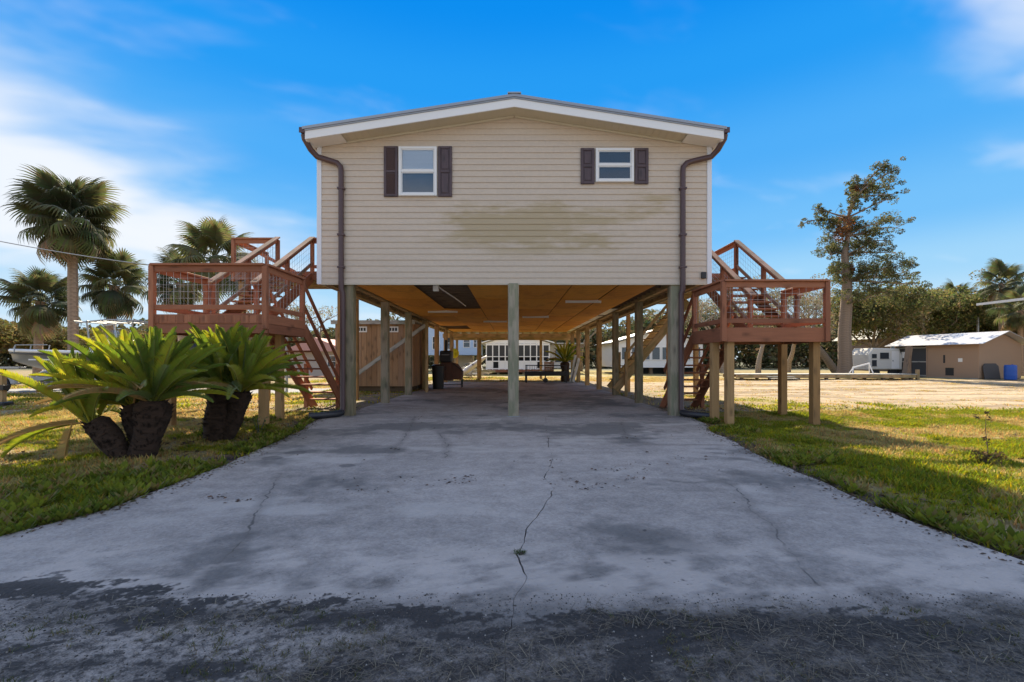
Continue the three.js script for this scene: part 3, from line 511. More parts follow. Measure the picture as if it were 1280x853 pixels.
// back deck beyond the carport
{
  const t = thing('back_deck', 'raised timber back deck whose joists show beyond the carport', 'deck', [0, 0, -29.5]);
  for (const z of [-27.9, -31.1]) block(t, 'beam', M.oldpine, -4.2, 4.2, 2.55, 2.80, z - .05, z + .05);
  for (let x = -4.1; x < 4.2; x += .53) block(t, 'joist', M.joistLight, x - .02, x + .02, 2.802, 3.0, -27.75, -31.3);
  for (let z = -27.8; z > -31.3; z -= .15) block(t, 'deck_board', M.silver, -4.2, 4.2, 3.002, 3.04, z - .07, z + .065);
  for (const [x, w, z] of [[-3.72, .08, -28.6], [-2.08, .13, -29.2], [3.78, .08, -28.6], [1.95, .08, -31.1], [-3.72, .08, -31.1], [3.72, .08, -31.1], [0, .08, -31.1]]) block(t, 'post', M.oldpine, x - w, x + w, -.06, Math.abs(z + 31.1) < .1 ? 2.548 : 2.80, z - w, z + w, .01);
}

// ---------------------------------------------------------------- plank shed under the side of the house
{
  const t = thing('plank_shed', 'brown vertical plank shed with two small white vents', 'shed', [-5.2, 0, -18.8]), x0 = -6.75, x1 = -3.78, z0 = -17.55, z1 = -20.2, y0 = .2, y1 = 2.66, r = rng(9);
  for (let x = x0; x < x1 - .05; x += .2) block(t, 'plank', M.shed, x + .003, Math.min(x + .197, x1), y0 + r() * .01, y1 - r() * .01, z0 - .02, z0 + .003 + r() * .004, .004);
  for (let z = z0 - .024; z > z1; z -= .2) block(t, 'plank', M.shed, x1 - .022, x1 + r() * .004, y0, y1 - .01, z - .197, z - .003, .004);
  block(t, 'back_wall', M.shed, x0, x1 - .025, y0, y1, z1 - .02, z1); block(t, 'end_wall', M.shed, x0, x0 + .02, y0, y1, z0 - .022, z1 + .002);
  block(t, 'roof', M.silver, x0 - .12, x1 + .1, y1 + .002, y1 + .06, z0 + .14, z1 - .14); block(t, 'roof_fascia', M.silver, x0 - .12, x1 + .1, y1 - .09, y1, z0 + .10, z0 + .13);
  for (const z of [z0 - .3, -18.9, z1 + .3]) block(t, 'skid', M.joist, x0 + .05, x1 - .1, -.04, y0 - .002, z - .07, z + .07);
  for (const x of [-5.73, -4.53]) { const v = block(t, 'vent', M.white, x - .2, x + .2, 2.27, 2.49, z0 + .008, z0 + .024); for (let k = -1; k <= 1; k++) block(v, 'slot', M.black, x + k * .11 - .04, x + k * .11 + .04, 2.32, 2.44, z0 + .0245, z0 + .027, .001); }
  const d = block(t, 'door', M.shed, -6.35, -5.55 - .5, .25, 2.2, z0 + .009, z0 + .022); block(d, 'hasp', M.galv, -6.12, -6.08, 1.25, 1.5, z0 + .023, z0 + .04); for (const y of [.5, 1.9]) block(d, 'hinge', M.black, -6.4, -6.2, y, y + .05, z0 + .023, z0 + .03);
}
// ---------------------------------------------------------------- things standing at the back of the carport
{
  const b = thing('waste_bin', 'dark plastic waste bin beside the black smoker', 'bin', [-3.1, 0, -19.3]);
  part(b, 'body', new THREE.CylinderGeometry(.27, .22, .95, 20, 1), M.black, [-3.1, .475, -19.3]); part(b, 'lid', new THREE.LatheGeometry([[0, .09], [.2, .07], [.29, .02], [.29, 0]].map(p => new THREE.Vector2(...p)), 20), M.blackPipe, [-3.1, .952, -19.3]);
  for (const s of [-1, 1]) part(b, 'handle', new THREE.TorusGeometry(.06, .012, 6, 12, Math.PI), M.black, [-3.1 + s * .27, .85, -19.3], [0, 0, -s * Math.PI / 2]);
  const g = thing('smoker_grill', 'black smoker box on a brown cart with wire shelf', 'grill', [-2.75, 0, -20.2]);
  const dk = mat([.16, .085, .06]);
  block(g, 'cart_cabinet', dk, -3.1, -2.62, .32, 1.1, -19.95, -20.5, .02); block(g, 'firebox', M.black, -3.14, -2.62, 1.102, 1.62, -19.93, -20.52, .05);
  block(g, 'lid_handle', M.galv, -3.05, -2.71, 1.42, 1.45, -19.86, -19.89, .005); block(g, 'stack', M.black, -2.98, -2.86, 1.62, 2.1, -20.3, -20.42, .02);
  const sp = prism([[-2.618, .35], [-2.18, .35], [-2.16, .72], [-2.40, 1.04], [-2.618, 1.1]], .5); part(g, 'side_panel', sp, dk, [0, 0, -20.48]);
  beam(g, 'push_bar', M.black, V(-2.62, 1.12, -19.96), V(-2.12, .70, -19.96), .035, .035);
  for (const x of [-3.05, -2.2]) for (const z of [-20.02, -20.42]) block(g, 'leg', M.black, x - .02, x + .02, 0, .35, z - .02, z + .02);
  const w = []; for (let x = -3.02; x < -2.2; x += .09) w.push(rod(V(x, .13, -20.02), V(x, .13, -20.42), .006, 4)); for (const z of [-20.02, -20.42]) w.push(rod(V(-3.05, .13, z), V(-2.2, .13, z), .008, 4)); part(g, 'wire_shelf', merge(w), M.black);
  // low black cart by the lawn
  const c = thing('utility_cart', 'low black metal cart with side rails at the far slab edge', 'cart', [1.85, 0, -24.9]);
  block(c, 'tray', M.black, .68, 3.0, .36, .60, -24.5, -25.2, .02); for (const [x, z] of [[.76, -24.55], [2.9, -24.55], [.76, -25.15], [2.9, -25.15]]) { block(c, 'leg', M.black, x - .05, x + .05, .0, .358, z - .05, z + .05); block(c, 'stake', M.black, x - .025, x + .025, .602, .92, z - .025, z + .025); }
  for (const z of [-24.55, -25.15]) { beam(c, 'side_rail', M.black, V(.72, .92, z), V(2.95, .92, z), .045, .045); const q = []; for (let x = .85; x < 2.9; x += .12) q.push(rod(V(x, .6, z), V(x, .9, z), .006, 4)); part(c, 'mesh_side', merge(q), M.black); }
  part(c, 'jack_wheel', new THREE.CylinderGeometry(.13, .13, .06, 18), M.black, [1.78, .13, -24.45], [Math.PI / 2, 0, 0]);
  block(c, 'jack_post', M.black, 1.75, 1.81, .13, .37, -24.50, -24.54);
  const cr = thing('brown_crate', 'small brown wooden crate on the black metal cart', 'crate', [2.0, .6, -24.85]);
  for (let k = 0; k < 4; k++) block(cr, 'slat', M.shed, 1.75, 2.25, .605 + k * .13, .715 + k * .13, -24.66, -24.68); for (let k = 0; k < 4; k++) block(cr, 'slat', M.shed, 1.75, 2.25, .605 + k * .13, .715 + k * .13, -25.02, -25.04); for (const x of [1.77, 2.23]) block(cr, 'corner_post', M.shed, x - .02, x + .02, .602, 1.12, -24.682, -25.018);
}
for (const [x0, x1, lab] of [[3.12, 3.42, 'pale board leaning at a steep angle against the back post'], [3.25, 3.60, 'grey board leaning beside the pale one at the back post']]) { const t = thing('leaning_board', lab, 'board', [x0, 0, -24.5], 'boards leaning on the back post'); beam(t, 'board_face', M.silver, V(x0, .03, -24.4 - x0 * .03), V(x1, 1.5 - (x1 - 3.4), -24.75), .19, .03); block(t, 'end_cleat', M.silver, x0 - .02, x0 + .06, .0, .05, -24.42 - x0 * .03, -24.58 - x0 * .03); }

// ---------------------------------------------------------------- neighbouring buildings
function windowUnit(parent, x0, x1, y0, y1, z, muntins = 1, s = 1) {
  const w = block(parent, 'window', M.dark, x0, x1, y0, y1, z, z + .02 * s); const f = .06;
  for (const [a, b, c, d] of [[x0 - f, x0, y0 - f, y1 + f], [x1, x1 + f, y0 - f, y1 + f], [x0, x1, y1, y1 + f], [x0, x1, y0 - f, y0]]) block(w, 'window_frame', M.white, a, b, c, d, z - .01 * s, z + .05 * s);
  for (let k = 0; k < muntins; k++) { const y = mix(y0, y1, (k + 1) / (muntins + 1)); block(w, 'muntin', M.white, x0, x1, y - .02, y + .02, z + .021 * s, z + .04 * s); }
  part(w, 'pane', cbox(x1 - x0 - .004, y1 - y0 - .004, .004, .0005), M.glass, [(x0 + x1) / 2, (y0 + y1) / 2, z + .03 * s]);
  return w;
}
function lapWall(parent, m, x0, x1, y0, y1, z, step = .2) { for (let y = y0; y < y1 - .01; y += step) part(parent, 'siding_board', cbox(x1 - x0, step + .015, .02, .003), m, [(x0 + x1) / 2, y + step / 2, z], [-.06, 0, 0]); }
{ // pale blue house on pilings
  const t = thing('blue_house', 'pale blue sided house on pilings seen under the carport', 'house', [-6.5, 0, -53]), bl = mat([.44, .56, .74]), bl2 = mat([.62, .52, .38]);
  block(t, 'wall', bl, -10.5, -3.62, 1.75, 5.4, -50.02, -57); lapWall(t, bl, -10.5, -3.62, 1.75, 5.3, -50.0);
  windowUnit(t, -5.25, -4.6, 2.6, 3.65, -49.98); windowUnit(t, -4.15, -3.85, 2.6, 3.5, -49.98); windowUnit(t, -8.6, -7.9, 2.4, 3.7, -49.98); windowUnit(t, -7.1, -6.5, 2.4, 3.7, -49.98);
  part(t, 'roof', prism([[-11.1, 5.35], [-3.1, 5.35], [-7.06, 7.3]], 8), M.roofMetal, [0, 0, -57.5]);
  block(t, 'lower_wall', bl2, -6.0, -4.6, -.1, 1.7, -51.5, -56); for (const x of [-10.3, -8.2, -6.2, -4.5, -3.75]) block(t, 'piling', M.oldpine, x - .14, x + .14, -.1, 1.745, -50.3, -50.6);
}
{ // white screened porch house, centre
  const t = thing('porch_house', 'white gabled house with a dark screened porch behind the centre post', 'house', [.4, 0, -42]), z = -39.5;
  block(t, 'house_wall', M.white, -2.2, 5.6, .45, 2.62, -42.2, -50); part(t, 'roof', prism([[-2.75, 2.62], [.45, 3.50], [3.75, 2.62], [3.75, 2.70], [.45, 3.60], [-2.75, 2.70]], 8.5), M.white, [0, 0, -47.8]);
  part(t, 'gable', prism([[-2.4, 2.62], [3.35, 2.62], [.45, 3.46]], .1), M.white, [0, 0, z - .12]);
  block(t, 'side_roof', M.silver, 3.5, 6.4, 2.64, 2.74, -41, -50);
  block(t, 'porch_floor', M.red, -2.5, 3.5, .16, .36, z + .3, -42.2); for (let x = -2.3; x < 3.5; x += 1.1) block(t, 'pier', M.silver, x - .1, x + .1, -.1, .158, z, z - .2);
  block(t, 'porch_back', M.dark, -2.2, 3.3, .36, 2.6, -42.0, -42.15);
  for (let k = 0; k <= 10; k++) { const x = mix(-2.2, 3.2, k / 10); block(t, 'porch_post', M.white, x - .045, x + .045, .362, 2.62, z - .05, z + .05); }
  for (const [a, b] of [[2.46, 2.60], [1.46, 1.53], [1.05, 1.14], [.40, .5]]) block(t, 'porch_rail', M.white, -2.2, 3.2, a, b, z - .03, z + .035);
  for (let k = 0; k < 10; k++) if (k !== 1 && k !== 8) { const x = mix(-2.2, 3.2, k / 10); block(t, 'kick_panel', M.white, x + .05, x + .49, .5, 1.05, z - .015, z + .015); }
  for (let k = 0; k < 10; k++) { const x = mix(-2.2, 3.2, k / 10); part(t, 'screen', cbox(.44, .92, .004, .0005), mat([.03, .032, .036], { roughness: .6 }), [x + .27, 2.0, z]); }
  windowUnit(t, 3.9, 4.5, 1.0, 2.1, -42.18); windowUnit(t, 4.85, 5.4, 1.0, 2.1, -42.18);
}
{ // white house seen past the side stair
  const t = thing('white_cottage', 'white gabled cottage with a row of dark windows behind the side stair', 'house', [12.4, 0, -42]), z = -40;
  block(t, 'wall', M.white, 9.2, 16.6, .55, 2.75, z - .02, -48); lapWall(t, M.white, 9.2, 16.6, .55, 2.7, z);
  part(t, 'gable', prism([[9.2, 2.75], [16.6, 2.75], [12.9, 3.75]], .2), M.white, [0, 0, z - .21]); part(t, 'roof', prism([[8.7, 2.68], [12.9, 3.86], [17.1, 2.68], [17.1, 2.78], [12.9, 3.97], [8.7, 2.78]], 9), M.roofMetal, [0, 0, -48.6]);
  for (let k = 0; k < 8; k++) windowUnit(t, 9.55 + k * .88, 10.2 + k * .88, 1.25, 2.3, z + .012, 0);
  for (let x = 9.4; x < 16.6; x += 1.4) block(t, 'pier', M.joist, x - .14, x + .14, -.1, .545, z - .3, z - .6);
  block(t, 'crawl_screen', M.dark, 9.3, 16.5, -.08, .54, z - 1.2, z - 1.25);
}
{ // tan shed with metal roof across the yard
  const t = thing('tan_shed', 'tan shed with pale metal roof and screened door across the yard', 'shed', [31.2, 0, -30]), tan = mat([.36, .235, .155]), tan2 = mat([.40, .26, .165]);
  const zf = -30, x0 = 26.0, x1 = 31.2, zb = -33.6, h0 = 2.25, h1 = 3.0;   // long front along x, gable end faces the camera side
  block(t, 'front_wall', tan, 28.25, 31.2, .02, h0, zf - .06, zf); block(t, 'floor', M.silver, x0, x1, -.05, .018, zf, zb);
  block(t, 'back_wall', tan, x0, x1, .02, h0, zb, zb + .06); block(t, 'side_wall', tan, x0, x0 + .06, .02, h0, zf - .062, zb + .062);
  const zm = (zf + zb) / 2, gable = (x) => { const g = prism([[0, .02], [zf - zb, .02], [zf - zb, h0 + .02], [(zf - zb) / 2, h1], [0, h0 + .02]], .06); g.rotateY(Math.PI / 2); part(t, 'gable_wall', g, tan2, [x, 0, zf - .004]); };
  gable(x1);
  for (const [z0, z1, ya, yb] of [[zf + .45, zm, h0 - .02, h1 + .06], [zm, zb - .45, h1 + .06, h0 - .02]]) {
    const L = 6.2, n = 14; for (let k = 0; k < n; k++) { const xa = x0 - .45 + k * (L / n), sheet = new THREE.Mesh(cbox(Math.hypot(z1 - z0, yb - ya), .03, L / n - .012, .004), pick([mat([.55, .56, .58], { roughness: .4, metalness: .3 }), mat([.48, .48, .50], { roughness: .45, metalness: .3 })])); sheet.name = 'roof_sheet'; put(sheet, t, frameOf(V(xa + L / n / 2, ya, z0), V(xa + L / n / 2, yb, z1))); }
  }
  // screened front bay
  for (const x of [26.03, 27.1, 28.2]) block(t, 'screen_post', tan, x - .045, x + .045, .02, h0, zf - .05, zf + .02);
  for (const y of [.1, 1.08, 2.08]) for (const [a, b] of [[26.08, 27.05], [27.15, 28.15]]) block(t, 'screen_rail', M.silver, a, b, y - .04, y + .04, zf - .04, zf);
  for (const [a, b] of [[26.08, 27.05], [27.15, 28.15]]) for (const [c, d] of [[.14, 1.04], [1.12, 2.04]]) block(t, 'screen', mat([.05, .05, .052]), a, b, c, d, zf - .03, zf - .025, .001);
  block(t, 'notice', M.white, 26.45, 26.9, 1.35, 1.8, zf - .02, zf - .01); block(t, 'door_plate', M.white, 30.1, 30.35, 1.08, 1.32, zf + .002, zf + .012);
  block(t, 'hatch', M.black, 29.35, 29.85, .16, .68, zf + .001, zf + .01); block(t, 'slot_window', M.black, 29.22, 29.34, 1.0, 1.55, zf + .001, zf + .01); block(t, 'hatch_trim', tan2, 29.28, 29.92, .69, .76, zf + .001, zf + .03); block(t, 'step', M.silver, 26.2, 27.8, -.04, .1, zf + .06, zf + .5);
  t.position.set(29.9, 0, -29.5); t.rotation.y = -78 * Math.PI / 180;
}
{ // blue barrel and the dark panel leaning on the tan shed
  const bl = mat([.02, .10, .42], { roughness: .45 }), b = thing('blue_barrel', 'blue plastic barrel beside the tan shed', 'barrel', [30.9, 0, -28.5]);
  part(b, 'body', new THREE.LatheGeometry([[0, 0], [.26, 0], [.29, .05], [.29, .28], [.305, .30], [.29, .32], [.29, .60], [.305, .62], [.29, .64], [.29, .86], [.26, .93], [0, .93]].map(p => new THREE.Vector2(...p)), 20), bl, [30.9, -.03, -28.5]); part(b, 'bung', new THREE.CylinderGeometry(.05, .05, .03, 10), bl, [31.02, .915, -28.5]);
  const p = thing('plywood_sheet', 'dark grey panel leaning on the tan shed by the blue barrel', 'panel', [30.5, 0, -29.0]); part(p, 'panel_face', prism([[-.45, 0], [.45, 0], [.45, .85], [.3, 1.02], [-.3, 1.02], [-.45, .85]], .06), mat([.09, .08, .075]), [30.55, -.03, -29.25], [-.16, -.1, 0]); block(p, 'panel_foot', M.black, 30.15, 30.95, -.04, .02, -29.12, -29.2);
}
{ // long low boardwalk behind the yard
  const t = thing('low_boardwalk', 'long low weathered boardwalk in front of the twisted tree', 'boardwalk', [19.5, 0, -29.2]); let k = 0;
  for (let x = 13.8; x < 24.9; x += .2, k++) block(t, 'plank', M.silver, x + .004, x + .194, .30 + (hash(k, 3, 2) - .5) * .014, .345, -28.3, -30.1, .005);
  block(t, 'edge_board', M.oldpine, 13.8, 24.9, .10, .295, -28.3, -28.35); block(t, 'edge_board', M.oldpine, 13.8, 24.9, .10, .295, -30.05, -30.1);
  for (let x = 14.2; x < 25; x += 1.75) for (const z of [-28.45, -29.95]) block(t, 'pier', M.joist, x - .08, x + .08, -.08, .295, z - .08, z + .08);
  block(t, 'end_post', M.oldpine, 24.95, 25.1, -.05, .62, -28.3, -28.45);
  for (let j = 0; j < 2; j++) block(t, 'step', M.silver, 15.6, 17.2, .06 + j * .1, .10 + j * .1, -27.6 - j * .3, -27.9 - j * .3);
  const h = thing('sawhorse', 'small white sawhorse frame standing on the boardwalk', 'sawhorse', [22.4, .345, -29.3]); beam(h, 'top_bar', M.white, V(21.7, .72, -29.3), V(22.8, 1.0, -29.3), .08, .06);
  for (const z of [-.16, .16]) { beam(h, 'leg', M.white, V(22.75, .985, -29.3), V(22.9, .35, -29.3 + z), .06, .04); beam(h, 'leg', M.white, V(21.75, .72, -29.3), V(21.6, .35, -29.3 + z), .06, .04); }
  const p = thing('leaning_timber', 'thick dark timber leaning beside the tan shed', 'timber', [25.3, 0, -29.6]); beam(p, 'timber_beam', M.joist, V(25.25, -.02, -29.55), V(25.72, 2.1, -29.75), .3, .26); block(p, 'timber_foot', M.joist, 25.1, 25.45, -.05, .04, -29.4, -29.7);
}
{ // old white camper behind the boardwalk
  const t = thing('camper_trailer', 'small weathered white camper parked beneath the oaks', 'camper', [27.6, 0, -34.6]);
  part(t, 'body', prism([[26.35, .5], [28.9, .5], [28.95, 1.4], [28.7, 2.05], [26.8, 2.1], [26.4, 1.6]], 1.9, 'xy', .06), mat([.62, .59, .54]), [0, 0, -36]);
  for (const [a, b, c, d] of [[26.65, 27.0, .75, 1.2], [26.65, 27.0, 1.35, 1.65], [27.25, 27.9, 1.3, 1.75]]) { const w = block(t, 'window', M.dark, a, b, c, d, -34.04, -34.02); block(w, 'window_frame', M.galv, a - .03, b + .03, c - .03, c, -34.04, -34.0); }
  const d = block(t, 'door', M.white, 28.1, 28.65, .55, 1.85, -34.04, -34.015); block(d, 'handle', M.black, 28.16, 28.2, 1.1, 1.2, -34.015, -33.99);
  for (const x of [27.0, 28.3]) part(t, 'wheel', new THREE.CylinderGeometry(.3, .3, .2, 20), M.black, [x, .27, -34.2], [Math.PI / 2, 0, 0]);
}
{ // white roofed house far behind the shed
  const t = thing('far_white_roof_house', 'brown house with a bright white roof behind the tan shed', 'house', [52, 0, -52]);
  block(t, 'wall', mat([.14, .10, .08]), 49.5, 57, -.1, 4.3, -51, -58); part(t, 'roof', prism([[48.6, 4.25], [57.4, 4.25], [53.5, 5.6], [51.3, 5.6]], 8), M.white, [0, 0, -58.4]); windowUnit(t, 51, 52, 2.4, 3.6, -50.98);
  const u = thing('far_grey_roof_house', 'low house with a pale roof showing between the oaks', 'house', [43, 0, -52]);
  block(u, 'wall', mat([.22, .16, .12]), 40.6, 46.8, -.1, 3.6, -51, -57); part(u, 'roof', prism([[40, 3.55], [47.4, 3.55], [45.5, 4.9], [42, 4.9]], 7), M.silver[0], [0, 0, -57.5]); windowUnit(u, 42, 42.9, 1.6, 2.8, -50.98);
  const p = thing('pink_roof_shed', 'low shed with a faded pink roof behind the entry stairs', 'shed', [-14, 0, -36]); block(p, 'wall', mat([.5, .42, .36]), -17, -12.6, -.1, 1.9, -35, -39); part(p, 'roof', prism([[-17.4, 1.85], [-12.2, 1.85], [-14.8, 2.9]], 5), mat([.55, .30, .26]), [0, 0, -39.5]); windowUnit(p, -14, -13.3, .7, 1.5, -34.98);
  const q = thing('utility_pole', 'thin grey utility pole rising behind the tan shed', 'pole', [45.6, 0, -45]); part(q, 'pole_shaft', tube([V(45.6, -.1, -45), V(45.58, 7.7, -45)], .13, .09, 10), M.galv); block(q, 'pole_cap', M.galv, 45.4, 45.76, 7.6, 7.75, -44.9, -45.1);
  const a = thing('eave_awning', 'white eave of a neighbouring roof at the picture edge by the palms', 'awning', [32, 0, -28]); 
  part(a, 'awning_roof', prism([[31.0 - .3, 4.80], [36, 5.4], [36, 5.55], [30.7, 4.95]], 3), M.white, [0, 0, -30.4]); for (const z of [-27.6, -30.2]) block(a, 'awning_post', M.white, 35.6, 35.75, -.05, 5.36, z, z - .15); block(a, 'awning_wall', M.soffit, 35.8, 39, -.05, 5.3, -27.5, -30.3);
}
// scrap pile beyond the slab
{
  const t = thing('white_kayak', 'white kayak propped on the scrap heap beyond the carport', 'kayak', [-3.0, 0, -31.8]), g = new THREE.SphereGeometry(1, 20, 12); g.scale(1.5, .2, .3);
  part(t, 'hull', g, M.white, [-2.95, .62, -31.8], [0, .2, .62]); part(t, 'cockpit', new THREE.TorusGeometry(.22, .03, 6, 16), M.black, [-2.98, .85, -31.6], [1.1, 0, .6], [1.6, 1, 1]);
  const s = thing('scrap_heap', 'heap of pale scrap lumber and pipes beyond the carport', 'scrap heap', [-3.2, 0, -32.6]), r = rng(21);
  for (let k = 0; k < 26; k++) { const x = -4.3 + r() * 2.4, z = -32.2 - r() * 1.6, a = r() * 6.28, L = .5 + r() * .9, y = .08 + r() * .5; beam(s, 'scrap_board', r() < .45 ? M.white : M.silver, V(x - Math.cos(a) * L, y, z - Math.sin(a) * L * .5), V(x + Math.cos(a) * L, Math.max(.05, y + (r() - .35) * .8), z + Math.sin(a) * L * .5), .06 + r() * .1, .05); }
  const f = thing('yellow_float', 'round yellow float hanging by the back deck post', 'float', [-3.62, 1.3, -28.3]); part(f, 'ball', new THREE.SphereGeometry(.3, 18, 12), mat([.62, .55, .02]), [-3.55, 1.62, -28.25]); part(f, 'rope', tube([V(-3.55, 1.9, -28.25), V(-3.62, 2.55, -28.35), V(-3.66, 2.8, -28.5)], .012, .012, 5), M.silver[0]);
}
// ---------------------------------------------------------------- boat on its trailer, left of the lawn
{
  const t = thing('motor_boat', 'grey hulled motor boat with a metal top frame on a trailer', 'boat', [-16.4, 0, -18]), hullM = mat([.17, .165, .135], { roughness: .3 }), P = [], I = [], N = 24, Mv = 9;
  const X0 = -19.4, X1 = -12.6; // bow at X0
  for (let i = 0; i <= N; i++) { const f = i / N, w = 1.05 * Math.pow(Math.sin(Math.min(1, f * 1.7 + .0) * Math.PI / 2), .75), keel = .62 + .55 * Math.pow(1 - Math.min(1, f * 2.2), 2), top = 1.42 + .12 * Math.pow(1 - f, 2), x = X0 + f * (X1 - X0) + 0; for (let k = 0; k < Mv; k++) { const a = (k / (Mv - 1)) * 2 - 1, s = Math.abs(a), y = keel + (top - keel) * Math.pow(s, 1.7); P.push(x - (y - .6) * .25 * (1 - f), y, -18 + Math.sign(a) * w * Math.pow(s, .7)); } }
  for (let i = 0; i < N; i++) for (let k = 0; k < Mv - 1; k++) { const a = i * Mv + k; I.push(a, a + 1, a + Mv, a + 1, a + Mv + 1, a + Mv); } for (let k = 1; k < Mv - 1; k++) I.push(N * Mv, N * Mv + k + 1, N * Mv + k);
  const g = new THREE.BufferGeometry(); g.setAttribute('position', new THREE.Float32BufferAttribute(P, 3)); g.setIndex(I); g.computeVertexNormals(); const h2 = hullM.clone(); h2.side = THREE.DoubleSide; part(t, 'hull', g, h2);
  const rim = (k, dy, r, n, m) => { const pts = []; for (let i = 0; i <= N; i++) { const j = (i * Mv + k) * 3; pts.push(V(P[j], P[j + 1] + dy, P[j + 2])); } part(t, n, tube(pts, r, r, 8), m); };
  rim(Mv - 1, .05, .065, 'gunwale', M.white); rim(0, .05, .065, 'gunwale', M.white); rim(Mv - 1, -.05, .04, 'rub_rail', M.black); rim(0, -.05, .04, 'rub_rail', M.black);
  block(t, 'deck', M.white, X0 + 1.3, X1 - .05, 1.2, 1.25, -17.2, -18.8); block(t, 'console', M.white, -15.6, -14.9, 1.252, 2.0, -17.65, -18.35, .05); part(t, 'windscreen', cbox(.02, .4, .66, .004), M.glass, [-15.62, 2.2, -18], [0, 0, .3]);
  const q = []; for (const z of [-17.4, -18.6]) { q.push(tube([V(-15.9, 1.25, z), V(-16.1, 2.66, z * 1)], .03, .03, 6), tube([V(-14.6, 1.25, z), V(-14.35, 2.66, z)], .03, .03, 6), tube([V(-16.5, 2.62, z), V(-15.3, 2.74, z), V(-14.0, 2.70, z)], .03, .03, 6)); } for (let x = -16.5; x <= -14; x += .5) q.push(rod(V(x, 2.68, -17.3), V(x, 2.68, -18.7), .025, 6)); part(t, 'top_frame', merge(q), M.galv);
  const mo = block(t, 'outboard_motor', M.black, X1 + .02, X1 + .5, 1.2, 1.85, -17.75, -18.25, .12); part(mo, 'lower_unit', cbox(.16, .9, .12, .03), M.black, [X1 + .26, .78, -18]);
  const pl = []; for (const x of [-18.8, -18.2, -17.5]) pl.push(rod(V(x, 1.5, -17.35), V(x, 1.78, -17.4), .018, 6)); pl.push(tube([V(-19.2, 1.66, -17.7), V(-18.8, 1.78, -17.4), V(-17.4, 1.78, -17.2)], .018, .018, 6)); part(t, 'bow_rail', merge(pl), M.galv);
  const r = thing('boat_trailer', 'galvanised boat trailer with a grey fender under the motor boat', 'trailer', [-17.5, 0, -18]);
  for (const z of [-17.35, -18.65]) { block(r, 'frame_rail', M.galv, -20.6, -12.7, .44, .54, z - .04, z + .04); } for (const x of [-20, -17.4, -14]) block(r, 'cross_member', M.galv, x - .04, x + .04, .45, .53, -17.4, -18.6); for (const z of [-17.75, -18.25]) block(r, 'bunk', M.joist, -17.6, -12.9, .542, .66, z - .04, z + .04);
  for (const z of [-17.1, -18.9]) { const w = part(r, 'wheel', new THREE.TorusGeometry(.25, .09, 10, 24), M.black, [-19.0, .31, z]); part(w, 'rim', new THREE.CylinderGeometry(.19, .19, .12, 18), M.galv, [-19.0, .31, z], [Math.PI / 2, 0, 0]); part(r, 'fender', new THREE.TorusGeometry(.42, .13, 4, 18, Math.PI), mat([.45, .45, .46]), [-19.0, .34, z], [0, 0, 0], [1.15, .9, 1]); block(r, 'axle_end', M.galv, -19.05, -18.95, .28, .34, Math.min(z, -18) , Math.max(z, -18)); }
  block(r, 'tongue', M.galv, -22.4, -20.58, .45, .53, -17.95, -18.05); block(r, 'jack', M.galv, -22.2, -22.1, -.03, .9, -18.06, -18.16);
  const p = thing('jack_post', 'short rusty jack post on a dark foot at the lawn edge', 'post', [-13.75, 0, -12.4]); block(p, 'shaft', M.oldpine, -13.81, -13.69, .08, .98, -12.34, -12.46); block(p, 'head', M.galv, -13.9, -13.2, .98, 1.03, -12.3, -12.5); block(p, 'foot', M.black, -13.93, -13.57, -.05, .09, -12.25, -12.55, .03); block(p, 'clamp', M.black, -13.86, -13.64, .40, .54, -12.32, -12.48);
}
// overhead service wire
{ const pts = []; for (let i = 0; i <= 24; i++) { const f = i / 24; pts.push(V(mix(-20, -8.6, f), mix(5.75, 4.35, f) - Math.sin(f * Math.PI) * .35 + .0, mix(-13.5, -17.5, f))); } const w = thing('service_wire', 'grey overhead service wire crossing the palms', 'wire', [-14, 4.6, -15]); part(w, 'cable', tube(pts, .016, .016, 5), M.galv); block(w, 'insulator', M.black, pts[24].x - .04, pts[24].x + .04, pts[24].y - .06, pts[24].y + .02, pts[24].z - .04, pts[24].z + .04);
  const p = thing('service_pole', 'grey service mast holding the wire behind the platform', 'pole', [-8.6, 0, -17.5]); part(p, 'mast', tube([V(-8.6, -.06, -17.55), V(-8.6, 4.3, -17.55)], .05, .045, 8), M.galv); block(p, 'mast_cap', M.galv, -8.67, -8.53, 4.28, 4.34, -17.48, -17.62); }

